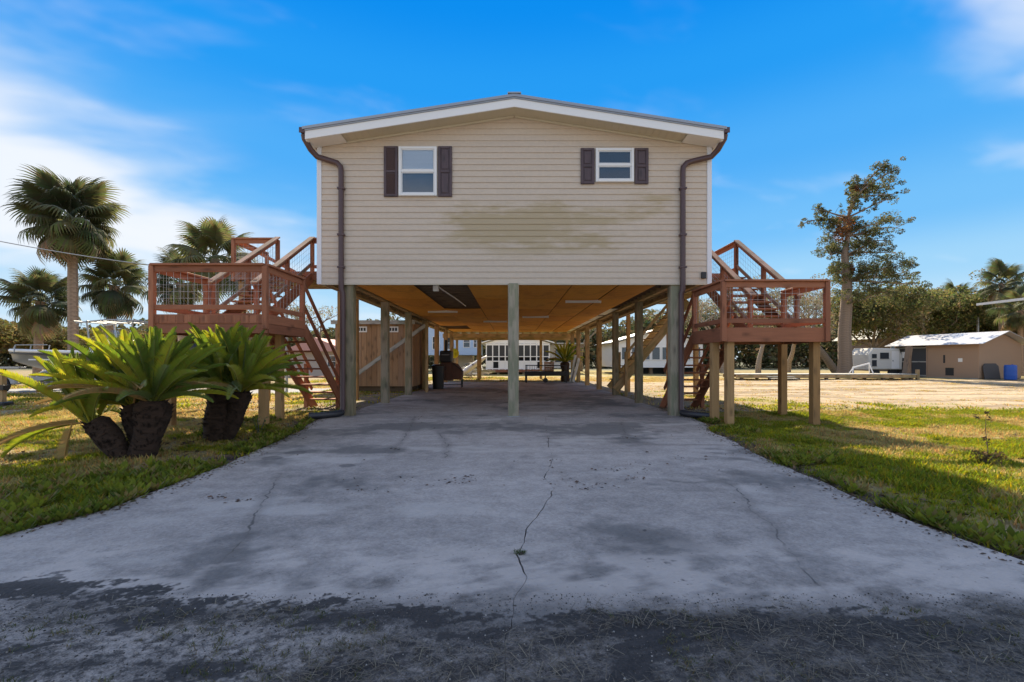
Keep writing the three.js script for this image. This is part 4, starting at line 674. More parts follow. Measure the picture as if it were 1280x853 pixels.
// ---------------------------------------------------------------- vegetation
const leafMat = (c, o = {}) => new THREE.MeshPhysicalMaterial({ color: rgb(...c), roughness: 1, specularIntensity: .25, transmission: .45, thickness: 0, side: THREE.DoubleSide, ...o });
const T_bark = tex(256, 512, (u, v) => { const a = fbm(u * 12, v * 10, 5, 501, 2), b = fbm(u * 40, v * 8, 3, 507, 8); const k = .45 + a * .6 + (b - .5) * .6; return [k, k * .97, k * .93]; });
const bark = (c) => mat(c, { map: T_bark, bumpMap: T_bark, bumpScale: .03, roughness: 1 });
class Leaves { // collects small leaf faces with their own tones
  constructor(seed) { this.P = []; this.N = []; this.C = []; this.r = rng(seed); }
  face(p, a, b, n, tone) { const q = [p.clone().sub(a), p.clone().add(b), p.clone().add(a), p.clone().sub(b)]; for (const i of [0, 1, 2, 0, 2, 3]) { this.P.push(q[i].x, q[i].y, q[i].z); this.N.push(n.x, n.y, n.z); this.C.push(...tone); } }
  tri(a, b, c, n, tone) { for (const v of [a, b, c]) { this.P.push(v.x, v.y, v.z); this.N.push(n.x, n.y, n.z); this.C.push(...tone); } }
  blob(c, rx, ry, rz, count, size, tones, shell = .45) { const r = this.r; for (let i = 0; i < count; i++) {
    const d = V(r() * 2 - 1, r() * 2 - 1, r() * 2 - 1); if (d.lengthSq() > 1) { i--; continue; } const l = d.length(); d.multiplyScalar(Math.pow(l, shell) / (l || 1));
    const p = V(c.x + d.x * rx, c.y + d.y * ry, c.z + d.z * rz), n = V(r() - .5, r() * .8 - .1, r() - .5).normalize(), a = V(r() - .5, r() - .5, r() - .5).cross(n).normalize(), b = n.clone().cross(a), s = size * (.6 + r() * .8);
    this.face(p, a.multiplyScalar(s), b.multiplyScalar(s * .45), n, tones[Math.floor(r() * tones.length)].map(v => v * (.8 + r() * .4))); } }
  geo() { const g = new THREE.BufferGeometry(); g.setAttribute('position', new THREE.Float32BufferAttribute(this.P, 3)); g.setAttribute('color', new THREE.Float32BufferAttribute(this.C, 3)); g.computeVertexNormals(); return g; }
}
const M_leaf = leafMat([1.35, 1.3, 1.1], { vertexColors: true }), M_leafDry = leafMat([1.2, 1.15, 1.0], { vertexColors: true, transmission: .25 });
const barkCedar = bark([.30, .225, .17]), barkOak = bark([.26, .21, .16]), barkPale = bark([.46, .37, .29]), barkPalm = bark([.36, .26, .19]);
// cycad fronds: arching rib with two rows of stiff leaflets in a shallow V
function frondGeo(seed, a0, bend, len, pairs = 52) {
  const L = new Leaves(seed), r = L.r, pts = []; let p = V(0, 0, 0), a = a0; const n = 14;
  for (let i = 0; i <= n; i++) { pts.push(p.clone()); const s = len / n; p = p.clone().add(V(Math.cos(a) * s, Math.sin(a) * s, 0)); a -= bend / n * (.5 + i / n); }
  const cv = new THREE.CatmullRomCurve3(pts);
  for (let i = 0; i < pairs; i++) { const f = .10 + .9 * i / (pairs - 1), c = cv.getPoint(f), t = cv.getTangent(f), up = V(-t.y, t.x, 0); const ll = .118 * Math.pow(Math.sin(Math.PI * Math.min(1, .16 + f * .84)), .6) * (.9 + r() * .2) + .015;
    for (const s of [-1, 1]) { const dir = V(0, 0, s).multiplyScalar(.75).addScaledVector(t, .55).addScaledVector(up, .62 + (r() - .5) * .12).normalize(), w = t.clone().multiplyScalar(.0095), e = c.clone().addScaledVector(dir, ll), m = c.clone().addScaledVector(dir, ll * .55).addScaledVector(up, .006), nn = dir.clone().cross(t).normalize(); const tone = [.9 + r() * .25, .9 + r() * .25, .9]; 
      L.tri(c.clone().sub(w), c.clone().add(w), m.clone().add(w), nn, tone); L.tri(c.clone().sub(w), m.clone().add(w), m.clone().sub(w), nn, tone); L.tri(m.clone().sub(w), m.clone().add(w), e, nn, tone); } }
  const rib = tube(pts, .013, .004, 5, false).toNonIndexed(); rib.deleteAttribute('uv'); const cc = new Float32Array(rib.attributes.position.count * 3); for (let i = 0; i < cc.length; i += 3) { cc[i] = 1.3; cc[i + 1] = 1.15; cc[i + 2] = .9; } rib.setAttribute('color', new THREE.BufferAttribute(cc, 3));
  return mergeGeometries([L.geo(), rib]);
}
const fronds = [frondGeo(1, 1.5, .30, .98), frondGeo(2, 1.28, .45, 1.05), frondGeo(3, 1.06, .60, 1.08), frondGeo(4, .80, .75, 1.08), frondGeo(5, .42, .85, 1.06)];
const frondM = [leafMat([.22, .26, .016], { vertexColors: true, roughness: .95, specularIntensity: .5, transmission: .5 }), leafMat([.13, .18, .016], { vertexColors: true, roughness: .95, specularIntensity: .5, transmission: .5 }), leafMat([.36, .35, .02], { vertexColors: true, roughness: .95, specularIntensity: .5, transmission: .5 }), leafMat([.42, .38, .03], { vertexColors: true, transmission: .45 }), leafMat([.40, .27, .12], { vertexColors: true, roughness: .9, transmission: .2 })];
const trunkCycad = mat([.05, .028, .018], { map: T_bark, bumpMap: T_bark, bumpScale: .03, roughness: 1 });
function cycadTrunk(t, base, top, r0, r1, seed) {
  const pts = [], rr = [], r = rng(seed), n = 12; for (let i = 0; i <= n; i++) { const f = i / n; pts.push(base.clone().lerp(top, f).add(V(Math.sin(f * 3) * .02, 0, Math.cos(f * 4) * .02))); rr.push(mix(r0, r1, f) * (1 + .08 * Math.sin(f * 9 + seed)) * (i === n ? .7 : 1)); }
  const trunk = part(t, 'trunk', tube(pts, rr, 0, 14), trunkCycad), sc = []; const scale = new THREE.ConeGeometry(.022, .075, 4);
  for (let i = 0; i < 260; i++) { const f = r(), k = Math.min(n - 1, Math.floor(f * n)), c = pts[k].clone().lerp(pts[k + 1], f * n - k), a = i * 2.39996, R = mix(rr[k], rr[k + 1], f * n - k), q = new THREE.Quaternion().setFromUnitVectors(V(0, 1, 0), V(Math.cos(a), .9, Math.sin(a)).normalize()); const g = scale.clone(); g.applyMatrix4(new THREE.Matrix4().compose(V(c.x + Math.cos(a) * R, c.y, c.z + Math.sin(a) * R), q, V(1, .7 + r() * .6, 1))); sc.push(g); }
  const s = part(trunk, 'leaf_scars', merge(sc), trunkCycad); s.userData.kind = 'stuff';
}
function cycadCrown(t, c, n, scale, seed, lean = [0, 0], o = {}) {
  const r = rng(seed); for (let i = 0; i < n; i++) { const f = (i + .5) / n, k = Math.min(4, Math.floor(Math.pow(f, o.pow || 1.15) * 5 + r() * .5)), az = i * 2.39996 + r() * .4, dead = r() < (o.dead || .02), m = dead ? frondM[4] : frondM[Math.floor(r() * 3)];
    const mesh = new THREE.Mesh(fronds[dead ? 4 : k], m); mesh.name = 'frond'; const q = new THREE.Quaternion().setFromEuler(new THREE.Euler(lean[1] + (r() - .5) * .12, 0, lean[0] + (r() - .5) * .12)).multiply(new THREE.Quaternion().setFromEuler(new THREE.Euler((r() - .5) * .25, az, (r() - .5) * .14, 'YXZ'))); const s = scale * (.88 + r() * .24);
    put(mesh, t, new THREE.Matrix4().compose(V(c.x + Math.cos(az) * .05, c.y - .03, c.z - Math.sin(az) * .05), q, V(s, s, s))); }
}
{
  const a = thing('cycad', 'many-stemmed cycad with tall bright fronds close to the lawn', 'cycad', [-4.72, 0, -5.85], 'cycads beside the driveway');
  cycadTrunk(a, V(-4.68, -.08, -5.8), V(-4.58, .70, -5.86), .14, .20, 1); cycadTrunk(a, V(-4.74, -.08, -5.95), V(-4.93, .64, -6.0), .12, .19, 2); cycadTrunk(a, V(-4.80, -.05, -5.72), V(-5.16, .46, -5.66), .10, .16, 3);
  cycadCrown(a, V(-4.58, .72, -5.86), 64, .90, 11, [-.06, 0], { pow: 1.5 }); cycadCrown(a, V(-4.94, .66, -6.0), 54, .92, 12, [.16, 0], { pow: 1.5, dead: .04 }); cycadCrown(a, V(-5.18, .48, -5.66), 20, .95, 13, [.5, .05], { pow: 2.4, dead: .05 });
  const dry = new THREE.Mesh(fronds[4], frondM[4]); dry.name = 'dead_frond'; put(dry, a, new THREE.Matrix4().compose(V(-5.26, .46, -5.5), new THREE.Quaternion().setFromEuler(new THREE.Euler(0, 2.8, -1.5)), V(.75, .75, .75)));
  const b = thing('cycad', 'twin-stemmed cycad with dark green crown under the platform', 'cycad', [-4.5, 0, -7.15], 'cycads beside the driveway');
  cycadTrunk(b, V(-4.60, -.08, -7.1), V(-4.52, .78, -7.16), .16, .22, 4); cycadTrunk(b, V(-4.50, -.08, -7.18), V(-4.2, .74, -7.12), .11, .16, 5);
  cycadCrown(b, V(-4.5, .80, -7.16), 72, .94, 14, [0, .05], { pow: 1.35 }); cycadCrown(b, V(-4.2, .76, -7.1), 48, .92, 15, [-.22, 0], { pow: 1.35 });
  const c = thing('cycad', 'yellow-green cycad on a dark stump beyond the carport', 'cycad', [3.05, 0, -26.4], 'cycads behind the carport');
  cycadTrunk(c, V(3.05, -.06, -26.4), V(3.03, 1.1, -26.4), .24, .25, 6); cycadCrown(c, V(3.03, 1.12, -26.4), 34, 1.15, 16, [.05, 0], { pow: .9 });
}
// fan palms
function fanGeo(seed, droop) {
  const L = new Leaves(seed), r = L.r, n = 36, pet = .85, R = .92; const c = V(pet, pet * .12, 0);
  const rib = tube([V(0, 0, 0), V(pet * .5, pet * .12, 0), c, V(pet + R * .4, pet * .05, 0)], .022, .008, 5, false).toNonIndexed(); rib.deleteAttribute('uv'); rib.setAttribute('color', new THREE.BufferAttribute(new Float32Array(rib.attributes.position.count * 3).fill(1.2), 3));
  for (let i = 0; i < n; i++) { const f = i / (n - 1) * 2 - 1, a = f * 2.35, len = R * (1 - .28 * Math.abs(f)) * (.9 + r() * .2), dir = V(Math.cos(a), -.1 - .35 * Math.abs(f) * .6, Math.sin(a)).normalize(), base = c.clone().add(V(R * .35 * (1 - Math.abs(f)), -.02, 0)), side = V(-Math.sin(a), 0, Math.cos(a)); let p = base, w = .012; const tone = [.85 + r() * .35, .85 + r() * .35, .85 + r() * .3]; let dd = dir.clone();
    for (let k = 0; k < 4; k++) { const w2 = [.034, .034, .02, .002][k], q = p.clone().addScaledVector(dd, len / 4), up = V(0, 1, 0), off = side.clone().multiplyScalar(w), off2 = side.clone().multiplyScalar(w2); L.tri(p.clone().sub(off), p.clone().add(off), q.clone().add(off2), up, tone); L.tri(p.clone().sub(off), q.clone().add(off2), q.clone().sub(off2), up, tone); p = q; w = w2; dd = dd.clone().add(V(0, -droop * (k + .6) * (.18 + r() * .08), 0)).normalize(); } }
  const g = mergeGeometries([L.geo(), rib]); g.deleteAttribute('normal'); g.computeVertexNormals(); return g;
}
const fans = [fanGeo(31, 1.0), fanGeo(32, 1.6), fanGeo(33, 2.4)], fanM = [leafMat([.10, .108, .045], { vertexColors: true, roughness: .95, specularIntensity: .4 }), leafMat([.15, .15, .055], { vertexColors: true, roughness: .95, specularIntensity: .4 }), leafMat([.055, .07, .032], { vertexColors: true, roughness: .95, specularIntensity: .4 }), leafMat([.27, .20, .11], { vertexColors: true, roughness: .9, transmission: .2 })];
function fanPalm(label, px, crownPy, d, radius, n, seed, group, lean = 0, greenish = 0) {
  const c = at(px, crownPy, d), b = V(c.x + lean, 0, c.z), t = thing('fan_palm', label, 'palm', [b.x, 0, b.z], group), r = rng(seed), pts = [], rr = [];
  for (let i = 0; i <= 14; i++) { const f = i / 14; pts.push(V(mix(b.x, c.x, f * f * .5 + f * .5), mix(-.1, c.y - .2, f), c.z)); rr.push((.19 - .03 * f + (f < .08 ? .05 : 0) + (f > .93 ? .04 : 0)) * (1 + (r() - .5) * .06)); }
  part(t, 'trunk', tube(pts, rr, 0, 12), barkPalm);
  for (let i = 0; i < n; i++) { const f = (i + .5) / n, el = mix(1.4, -1.1, Math.pow(f, .95)) + (r() - .5) * .25, az = i * 2.39996 + r() * .5, dead = f > .86 && r() < .5, m = new THREE.Mesh(fans[el > .6 ? 0 : el > -.1 ? 1 : 2], fanM[dead ? 3 : greenish ? (r() < .6 ? 1 : 0) : Math.floor(r() * 3)]); m.name = 'frond'; const s = radius / 1.8 * (.72 + r() * .36);
    put(m, t, new THREE.Matrix4().compose(V(c.x, c.y - .05 - f * .25, c.z), new THREE.Quaternion().setFromEuler(new THREE.Euler(0, az, el, 'YXZ')).multiply(new THREE.Quaternion().setFromEuler(new THREE.Euler((r() - .5) * .9, 0, 0))), V(s, s, s))); }
}
fanPalm('tallest fan palm with a full round crown above the boat', 90, 272, 19.5, 2.1, 72, 51, 'palms around the yard', .05);
fanPalm('short fan palm at the picture edge with drooping grey fronds', 50, 372, 23, 1.9, 46, 52, 'palms around the yard', -.15);
fanPalm('leaning fan palm between the tallest palm and the red platform', 143, 352, 21.5, 1.75, 46, 53, 'palms around the yard', -.35);
fanPalm('bright fan palm rising behind the red stained platform', 268, 318, 18.5, 1.75, 44, 54, 'palms around the yard', 0, 1);
fanPalm('low fan palm half hidden behind the red stained platform railing', 226, 348, 19.5, 1.5, 34, 55, 'palms around the yard', .1);
fanPalm('tall fan palm among the oaks above the tan shed', 1252, 352, 40, 2.2, 28, 56, 'palms around the yard', 0);
fanPalm('fan palm at the picture edge beside the white eave', 1276, 385, 36, 2.1, 28, 57, 'palms around the yard', 0);
fanPalm('small fan palm behind the oaks near the grey pole', 1196, 372, 48, 2.1, 24, 58, 'palms around the yard', 0);

// broadleaf trees: forking limbs, leaf clumps at the twig ends
function growTree(seed, H, spread, o = {}) {
  const r = rng(seed), wood = [], L = new Leaves(seed + 1), tips = [];
  const grow = (p, dir, len, rad, lvl) => { const pts = [p]; let q = p, d = dir.clone(); const n = lvl === 0 ? 6 : 5; for (let i = 0; i < n; i++) { d.add(V((r() - .5) * .42, (r() - .35) * .22, (r() - .5) * .42)).normalize(); q = q.clone().addScaledVector(d, len / n); pts.push(q); if (lvl > 0 && lvl < 4 && i > 1 && r() < .5) tips.push([q, lvl]); } wood.push(tube(pts, rad, rad * .55, lvl > 1 ? 4 : 8, false));
    if (lvl >= (o.levels || 3)) { tips.push([q, lvl]); return; } const k = lvl === 0 ? 4 + Math.floor(r() * 2) : 2 + Math.floor(r() * 2); for (let i = 0; i < k; i++) { const a = (i + r() * .6) / k * 6.283, up = lvl === 0 ? .55 + r() * .7 : .25 + r() * .5, nd = V(Math.cos(a) * spread, up, Math.sin(a) * spread).normalize().lerp(d, .25).normalize(); grow(pts[pts.length - 1 - (i % 2)], nd, len * (lvl === 0 ? .95 : .66) * (.8 + r() * .4), rad * .5, lvl + 1); } };
  grow(V(0, -.1, 0), V((r() - .5) * .25, 1, (r() - .5) * .25), H * .34, o.rad || H * .028, 0);
  for (const [p, lvl] of tips) { if (r() < (o.skip || .1)) continue; const s = (o.clump || .9) * (.6 + r() * .8); L.blob(p, s, s * .6, s, Math.round((o.leaves || 70) * s * s / .8), o.size || .13, o.tones); if (o.moss && r() < o.moss) L.blob(p.clone().add(V(0, -s * .9, 0)), .14, s * .8, .14, 30, .09, [[.20, .20, .16], [.26, .25, .20]]); }
  const ws = merge(wood); return { wood: ws, crown: L.geo(), h: H };
}
const G1 = [[.085, .10, .035], [.12, .125, .045], [.065, .08, .034], [.17, .155, .07]], G2 = [[.20, .18, .11], [.26, .22, .14], [.14, .14, .08], [.32, .28, .19]], G3 = [[.16, .13, .05], [.12, .12, .04], [.20, .16, .07]];
const kinds = { oakA: growTree(601, 8.2, 1.25, { tones: G1, clump: 1.05, leaves: 120 }), oakB: growTree(607, 7.4, 1.4, { tones: G1, clump: 1.1, leaves: 115 }), mossA: growTree(613, 8.6, 1.0, { tones: G2, clump: .75, leaves: 60, skip: .28, size: .10, moss: .5 }), mossB: growTree(619, 8.0, .9, { tones: G2, clump: .62, leaves: 48, skip: .4, size: .09, moss: .6 }), bush: growTree(631, 5.0, 1.5, { tones: G3, clump: 1.0, leaves: 130, rad: .14, skip: .02 }) };
function tree(name, label, kind, px, d, h, turn, group, barkM = barkOak) { const k = kinds[kind], x = (px - 640) * d / FOC, s = h / k.h, t = thing(name, label, name === 'shrub' ? 'shrub' : 'tree', [x, 0, -d], group); t.rotation.y = turn; t.scale.setScalar(s); const tr = new THREE.Mesh(k.wood, barkM), cr = new THREE.Mesh(k.crown, kind === 'oakA' || kind === 'oakB' ? M_leaf : M_leafDry); tr.name = 'trunk'; cr.name = 'crown'; for (const m of [tr, cr]) { m.castShadow = m.receiveShadow = true; t.add(m); } return t; }
tree('shrub', 'olive brown shrub at the picture edge behind the boat', 'bush', -6, 33, 4.4, .3, 'shrubs behind the boat'); tree('shrub', 'olive shrub between the short palm and the tallest palm', 'bush', 68, 36, 3.9, 1.9, 'shrubs behind the boat'); tree('shrub', 'tan shrub under the leaning palm', 'bush', 128, 35, 3.4, 3.1, 'shrubs behind the boat'); tree('shrub', 'low tan shrub showing below the red stained platform', 'bush', 178, 38, 3.9, 4.4, 'shrubs behind the boat'); tree('shrub', 'brown shrub seen under the platform between its posts', 'bush', 250, 40, 4.2, 5.5, 'shrubs behind the boat');
tree('oak_tree', 'sparse tree showing beneath the landing beside the plank shed', 'mossB', 398, 40, 7.6, .5, 'trees behind the houses'); tree('oak_tree', 'grey mossy tree behind the red stained platform', 'mossA', 300, 46, 7.5, 1.2, 'trees behind the houses'); tree('oak_tree', 'mossy tree rising behind the white cottage roof', 'mossA', 858, 52, 9.5, 2.2, 'trees behind the houses'); tree('oak_tree', 'thin mossy tree beside the white porch house', 'mossB', 726, 50, 8.5, 2.9, 'trees behind the houses'); tree('oak_tree', 'dark oak over the pale blue house', 'oakB', 612, 58, 8.0, .9, 'trees behind the houses');
[['wispy moss-hung tree seen between the carport posts and stairs', 'mossB', 903, 44, 9.0], ['wispy tree directly behind the reddish stair treads', 'mossA', 948, 42, 9.2], ['wispy tree seen through the platform railing opening', 'mossB', 985, 46, 9.8], ['moss-hung tree just behind the twisted tree trunk', 'mossA', 1022, 41, 8.6]].forEach(([l, k, px, d, h], i) => tree('oak_tree', l, k, px, d, h, i * 1.7, 'mossy trees behind the boardwalk', barkPale));
[['broad dark oak beside the twisted tree trunk', 'oakA', 1092, 41, 8.0], ['round oak over the small white camper', 'mossA', 1128, 40, 7.4], ['dense dark oak above the tan shed roof', 'oakA', 1168, 46, 8.8], ['low oak behind the grey utility pole', 'oakB', 1212, 50, 8.2], ['tall oak behind the white roofed house', 'mossA', 1262, 56, 12.5], ['oak crown at the picture edge behind the palms', 'oakB', 1300, 46, 8.4], ['oak filling the gap between the camper and the shed', 'oakB', 1142, 52, 8.2]].forEach(([l, k, px, d, h], i) => tree('oak_tree', l, k, px, d, h, i * 2.3 + .4, 'oaks behind the tan shed'));
// the twisted tree with a wind-bent top
{
  const D = 34, Z = (cx, cy, dz = 0) => at(1000 + cx / 2.507, 200 + cy / 2.507, D).add(V(0, 0, dz)), r = rng(77), t = thing('twisted_cedar', 'tall twisted tree with a thick pale trunk and ragged wind-bent top', 'tree', [Z(145, 665).x, 0, -D]), wd = [], L = new Leaves(78);
  const tr = [V(Z(142, 670).x, -.1, -D), Z(142, 640), Z(140, 540), Z(146, 450), Z(148, 380), Z(140, 300), Z(150, 240), Z(152, 180), Z(165, 120), Z(195, 85), Z(235, 60)]; part(t, 'trunk', tube(tr, [.60, .46, .41, .37, .31, .22, .16, .12, .08, .05, .03], 0, 12), barkCedar);
  const dk = [[.07, .085, .035], [.10, .11, .045], [.055, .065, .032], [.14, .12, .06]], bn = [[.24, .11, .05], [.19, .09, .045], [.14, .09, .05]];
  const limbs = [[7, 45, 150, .75], [7, 40, 185, .6], [6, 95, 225, .8], [8, 270, 45, .8], [9, 315, 62, .9], [8, 300, 105, .8], [7, 215, 150, .7], [6, 315, 215, 1.0], [6, 270, 245, .9], [5, 300, 290, .9], [5, 90, 300, .8], [4, 85, 335, .7], [4, 395, 350, 1.0], [4, 320, 330, 1.2], [4, 250, 350, 1.1], [5, 200, 300, 1.0], [4, 230, 390, 1.0], [3, 185, 440, 1.0], [4, 110, 370, .9], [4, 360, 390, .9], [9, 240, 35, .7], [6, 200, 200, .8], [8, 175, 75, .6], [3, 160, 400, .9], [5, 130, 260, .9], [6, 175, 175, .8], [6, 100, 170, .6], [7, 130, 130, .5], [8, 200, 60, .6], [6, 240, 195, .8], [5, 235, 265, .9], [5, 180, 330, 1.0], [4, 290, 360, 1.1], [4, 150, 330, .8], [4, 200, 360, 1.0], [5, 165, 275, .8], [3, 330, 420, 1.1], [3, 250, 430, 1.1], [3, 120, 420, .8], [6, 255, 225, .7], [7, 185, 130, .6], [8, 260, 85, .6]];
  for (const [k, cx, cy, s] of limbs) { const dz = (r() - .5) * 4.5, a = tr[k], b = Z(cx, cy, dz), m1 = a.clone().lerp(b, .35).add(V(0, .25 * r(), 0)), m2 = a.clone().lerp(b, .7).add(V((r() - .5) * .4, (r() - .3) * .5, 0)); const cv = new THREE.CatmullRomCurve3([a, m1, m2, b]); wd.push(tube(cv.getPoints(8), .075, .02, 5, false));
    for (let q = 0; q < 15; q++) { const f = .22 + .78 * Math.pow(r(), .7), c = cv.getPoint(f).add(V((r() - .5) * 1.3 * s, (r() - .42) * 1.5 * s, (r() - .5) * 1.6 * s)); const e = s * (.16 + r() * .26); L.blob(c, e * (.8 + r() * .6), e * (.5 + r() * .7), e * 1.1, Math.round(95 * e / .3), .062, dk, .8); if (q % 4 === 0) wd.push(tube([cv.getPoint(f * .9), cv.getPoint(f).lerp(c, .6), c], .022, .008, 4, false)); } }
  for (const [cx, cy, s] of [[140, 205, .75], [130, 235, .6], [155, 345, .45], [172, 95, .35]]) L.blob(Z(cx, cy), s * .8, s, s * .8, 420, .09, bn, .6);
  part(t, 'limbs', merge(wd), barkCedar); part(t, 'crown', L.geo(), M_leaf);
  const lg = thing('leaning_tree', 'bare dark trunk leaning over the boardwalk beside the twisted tree', 'tree', [23, 0, -36]); part(lg, 'trunk', tube([V(25.6, -.1, -36), V(24.4, 1.6, -36), V(23.4, 3.0, -36.2), V(22.6, 4.6, -36.6)], .3, .16, 9), barkOak); part(lg, 'branch', tube([V(23.4, 3.0, -36.2), V(23.9, 4.2, -36.2), V(24.1, 5.4, -36.4)], .13, .05, 7), barkOak);
}
// distant woods closing the horizon: one mass of leaf clumps
{
  const L = new Leaves(900); L.blob(V(0, 0, 0), 1, .7, 1, 90, .2, [[.09, .095, .05], [.12, .115, .065], [.06, .07, .04], [.16, .14, .085]], .5);
  const n = 2600, im = new THREE.InstancedMesh(L.geo(), M_leafDry, n), r = rng(901), m = new THREE.Matrix4(), c = new THREE.Color();
  for (let i = 0; i < n; i++) { const x = (r() * 2 - 1) * 125, d = 66 + r() * 26, top = 3.4 + 4.2 * fbm(x * .06 + 4, 2, 3, 905) + (x > 20 ? 1.2 : 0), y = .4 + Math.pow(r(), .8) * top, s = 1.1 + r() * 1.2; m.compose(V(x, y, -d), new THREE.Quaternion().setFromEuler(new THREE.Euler(r() * .6, r() * 6.28, r() * .6)), V(s, s, s)); im.setMatrixAt(i, m); const k = .75 + r() * .5; im.setColorAt(i, c.setRGB(k, k, k * .95)); }
  im.name = 'distant_woods'; tag(im, 'mass of far woods along the horizon', 'woods', null, 'stuff'); im.castShadow = im.receiveShadow = true; scene.add(im);
}
// ---------------------------------------------------------------- ground cover
function bladeTuft(seed, n, h, w, spread) { const L = new Leaves(seed), r = L.r; for (let i = 0; i < n; i++) { const a = r() * 6.283, b = r() * 6.283, q = r() * spread, p = V(Math.cos(a) * q, -.01, Math.sin(a) * q), lean = .25 + r() * .75, hh = h * (.55 + r() * .6), d = V(Math.cos(b) * lean, 1, Math.sin(b) * lean).normalize(), sd = V(-Math.sin(b), 0, Math.cos(b)).multiplyScalar(w), m = p.clone().addScaledVector(d, hh * .55), e = m.clone().addScaledVector(d, hh * .45).add(V(Math.cos(b) * hh * .25, -hh * .10, Math.sin(b) * hh * .25)), nn = V(Math.cos(b), .6, Math.sin(b)).normalize(), t = [.8 + r() * .4, .8 + r() * .4, .8 + r() * .3]; L.tri(p.clone().sub(sd), p.clone().add(sd), m.clone().add(sd), nn, t); L.tri(p.clone().sub(sd), m.clone().add(sd), m.clone().sub(sd), nn, t); L.tri(m.clone().sub(sd), m.clone().add(sd), e, nn, t); } return L.geo(); }
function scatter(name, label, category, geo, m, spots) { const im = new THREE.InstancedMesh(geo, m, spots.length), c = new THREE.Color(), mm = new THREE.Matrix4(); spots.forEach((s, i) => { mm.compose(V(s.x, s.y, -s.d), new THREE.Quaternion().setFromEuler(new THREE.Euler(s.rx || 0, s.a, s.rz || 0)), V(s.s, s.s * (s.h || 1), s.s)); im.setMatrixAt(i, mm); im.setColorAt(i, c.setRGB(...s.c)); }); im.name = numbered(name); tag(im, label, category, null, 'stuff'); im.castShadow = im.receiveShadow = true; scene.add(im); return im; }
const grassM = leafMat([1, 1, 1], { vertexColors: true, transmission: .5 });
{
  const r = rng(333), near = [], mid = [];
  const place = (list, n, x0, x1, d0, d1, s0, s1, hgt) => { for (let i = 0; i < n; i++) { const d = Math.sqrt(mix(d0 * d0, d1 * d1, r())) , x = mix(x0, x1, r()); if (Math.abs(x) > d * 1.16 + .6) { continue; } const g = groundInfo(x, d); if (d < SLAB_END + .1 && g.e < (d < 10 ? -.03 : .02) ) continue; if (r() > g.grass) continue; const dryk = Math.min(1, Math.max(0, g.tone * 1.1 + (r() - .6) * .9)), v = .75 + r() * .5; const c = mix3(mix3([.12, .155, .008], [.50, .44, .012], Math.pow(r(), 1.3) * (.4 + .9 * fbm(x * .8, d * .8, 3, 349))), mix3([.62, .44, .15], [.40, .25, .10], r()), sm(.30, .85, dryk)); list.push({ x, d, y: heightAt(x, d), a: r() * 6.28, s: mix(s0, s1, r()) * g.len * (.75 + .7 * sm(.42, .66, fbm(x * 1.7 + 3, d * 1.7, 3, 347))), h: hgt * (.7 + r() * .8), c: c.map(q => q * v) }); } };
  place(near, 80000, -11.5, -3.1, 2.6, 11, .75, 1.35, 1.15); place(near, 80000, 2.9, 12.5, 2.6, 11, .75, 1.35, 1.15);
  place(mid, 34000, -26, -3.4, 10.5, 22, 1.3, 2.2, .8); place(mid, 34000, 3.3, 26, 10.5, 30, 1.3, 2.2, .75); place(mid, 9000, -12, 14, 25, 33, 1.6, 2.6, .7);
  scatter('lawn_grass', 'short mixed green and dry lawn grass near the driveway', 'grass', bladeTuft(341, 9, .062, .0028, .05), grassM, near);
  scatter('yard_grass', 'thin grass of the far lawn and sandy yard', 'grass', bladeTuft(342, 9, .055, .005, .09), grassM, mid);
}
